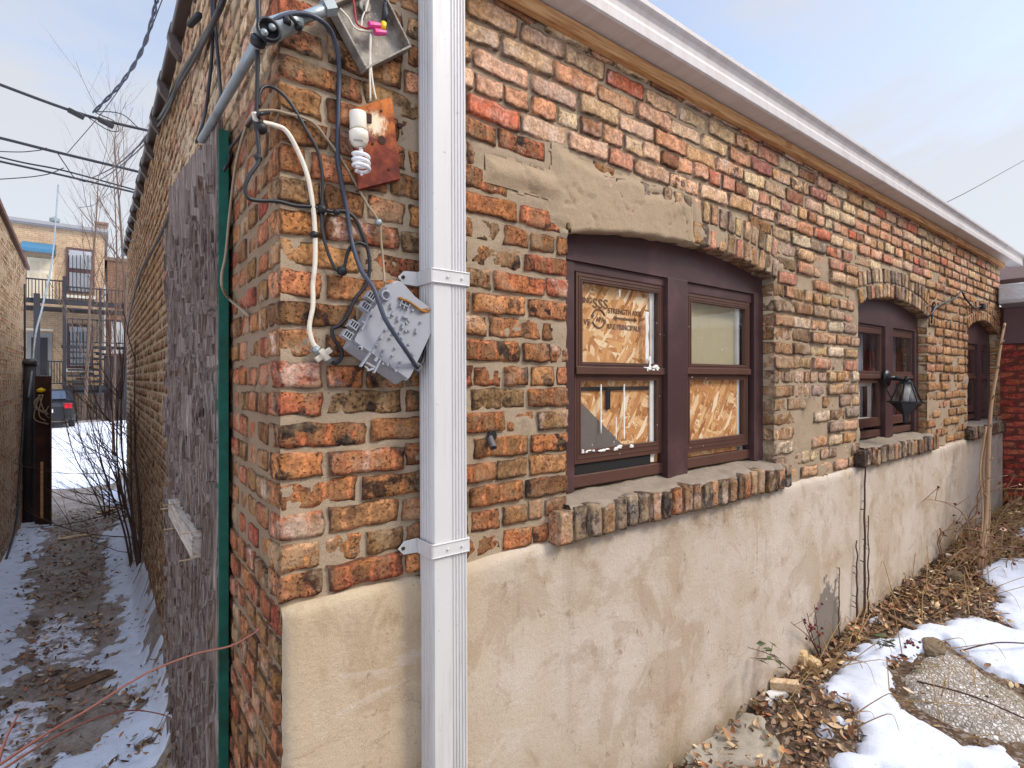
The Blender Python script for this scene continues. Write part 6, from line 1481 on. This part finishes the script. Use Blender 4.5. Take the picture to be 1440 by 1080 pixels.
def weed(label, u, v, tips, leafm, n=2, hips=False):
    base = G(u, v, .06); base.y = min(base.y, -.03); t = thing('dry_weed', label, 'weed', tuple(base)); b = MB(); l = MB(); h = MB()
    for uu, vv, off in tips:
        e = F(uu, vv, off); P = catmull([base, base*.5+e*.5+V((U(-.03,.03), 0, U(0,.04))), e], 6); b.tube(P, .003, 5, r2=.0014)
        for j in range(5):
            pt = P[int(U(.4,1)*(len(P)-1))]; e2 = pt+V((U(-.05,.05), U(-.04,.0), U(-.02,.05))); b.tube([pt, e2], .0012, 4)
            if hips: h.lathe([(.002,-.007),(.007,-.003),(.007,.003),(.002,.007)], 6, Matrix.Translation(e2))
            elif leafm:
                Mx = Matrix.Rotation(U(0,6.3), 3, 'Z')@Matrix.Rotation(U(-1,1), 3, 'X'); s = U(.018,.034); l.add([e2+Mx@V(q) for q in ((-s,0,0),(-.2*s,-s*.55,.1*s),(s,0,-.1*s),(-.2*s,s*.55,.1*s))], [(0,1,2,3)])
    b.build('stems', M['bark_dark'], t)
    if l.v: l.build('leaves', leafm, t)
    if h.v: h.build('berries', M['hips'], t)
weed('thin weed stem with dark green leaves leaning out from the stucco near the buff stone', 1108, 946, [(1052,910,.10),(1056,925,.12)], M['green_leaf'])
weed('dry weed with small red berries left of the damp patch on the stucco', 1130, 920, [(1127,868,.06),(1135,862,.08),(1112,875,.05),(1145,850,.06)], None, hips=True)
weed('low green sprig in the leaves below the damp patch', 1240, 912, [(1246,905,.45),(1232,904,.42)], M['green_leaf'])
weed('small berry sprig lying on the snow edge', 1275, 912, [(1282,903,.42),(1270,904,.42)], None, hips=True)
for i, (a, c, q_) in enumerate((((1290,958),(1440,1010),'lowest'), ((1350,915),(1450,905),'upper'))):
    cable('fallen_twig', '%s long twig lying over the snow right of the concrete lump' % q_, 'twig', [G(*a, .10), G((a[0]+c[0])/2, (a[1]+c[1])/2-6, .16), G(*c, .12)], .004, M['bark_dark'])

# ================================================================== daylight
SUN_EL, SUN_AZ = 42, -48       # the sun stands over the yard, in front of the facade and to the right
w = bpy.data.worlds.new('World'); scene.world = w; w.use_nodes = True; nt = w.node_tree; nt.nodes.clear()
o = nt.nodes.new('ShaderNodeOutputWorld'); bg = nt.nodes.new('ShaderNodeBackground'); sk = nt.nodes.new('ShaderNodeTexSky'); sk.sky_type = 'NISHITA'; sk.sun_disc = False
sk.sun_elevation = radians(SUN_EL); sk.sun_rotation = radians(90-SUN_AZ); sk.air_density = 1.0; sk.dust_density = 1.5; sk.ozone_density = 1.2
tc = nt.nodes.new('ShaderNodeTexCoord'); mp = nt.nodes.new('ShaderNodeMapping'); mp.inputs['Scale'].default_value = (1, 1, 2.6); nt.links.new(tc.outputs['Generated'], mp.inputs[0])
ns = nt.nodes.new('ShaderNodeTexNoise'); ns.inputs['Scale'].default_value = 1.9; ns.inputs['Detail'].default_value = 7; ns.inputs['Roughness'].default_value = .55; ns.inputs['Distortion'].default_value = .6; nt.links.new(mp.outputs[0], ns.inputs['Vector'])
sx = nt.nodes.new('ShaderNodeSeparateXYZ'); nt.links.new(tc.outputs['Generated'], sx.inputs[0])
mr = nt.nodes.new('ShaderNodeMapRange'); mr.inputs[1].default_value = .36; mr.inputs[2].default_value = .72; nt.links.new(ns.outputs['Fac'], mr.inputs[0])
hz = nt.nodes.new('ShaderNodeMapRange'); hz.inputs[1].default_value = .75; hz.inputs[2].default_value = .10; nt.links.new(sx.outputs[2], hz.inputs[0])
ad = nt.nodes.new('ShaderNodeMath'); ad.operation = 'ADD'; ad.use_clamp = True; nt.links.new(mr.outputs[0], ad.inputs[0]); nt.links.new(hz.outputs[0], ad.inputs[1])
sc_m = nt.nodes.new('ShaderNodeMath'); sc_m.operation = 'MULTIPLY'; sc_m.inputs[1].default_value = .88; nt.links.new(ad.outputs[0], sc_m.inputs[0])
mx = nt.nodes.new('ShaderNodeMix'); mx.data_type = 'RGBA'; nt.links.new(sc_m.outputs[0], mx.inputs[0]); nt.links.new(sk.outputs[0], mx.inputs[6]); mx.inputs[7].default_value = (2.36, 2.35, 2.40, 1)
zn = nt.nodes.new('ShaderNodeMapRange'); zn.inputs[1].default_value = .58; zn.inputs[2].default_value = 1.0; zn.inputs[3].default_value = 1.0; zn.inputs[4].default_value = 3.2; nt.links.new(sx.outputs[2], zn.inputs[0])
vm = nt.nodes.new('ShaderNodeVectorMath'); vm.operation = 'SCALE'; nt.links.new(mx.outputs[2], vm.inputs[0]); nt.links.new(zn.outputs[0], vm.inputs['Scale'])
nt.links.new(vm.outputs[0], bg.inputs[0]); bg.inputs[1].default_value = .15; nt.links.new(bg.outputs[0], o.inputs[0])
ld = bpy.data.lights.new('sun', 'SUN'); ld.energy = 1.0; ld.angle = radians(16); ld.color = (1, .92, .80); lo = bpy.data.objects.new('sun', ld); COL.objects.link(lo)
dv = V((cos(radians(SUN_EL))*cos(radians(SUN_AZ)), cos(radians(SUN_EL))*sin(radians(SUN_AZ)), sin(radians(SUN_EL)))); lo.rotation_euler = dv.to_track_quat('Z', 'Y').to_euler()
vs_ = scene.view_settings; vs_.view_transform = 'Standard'; vs_.look = 'None'; vs_.gamma = 1; vs_.exposure = 1.10; vs_.use_curve_mapping = False
for ob_ in OBJS:
    if '_o' in ob_: del ob_['_o']
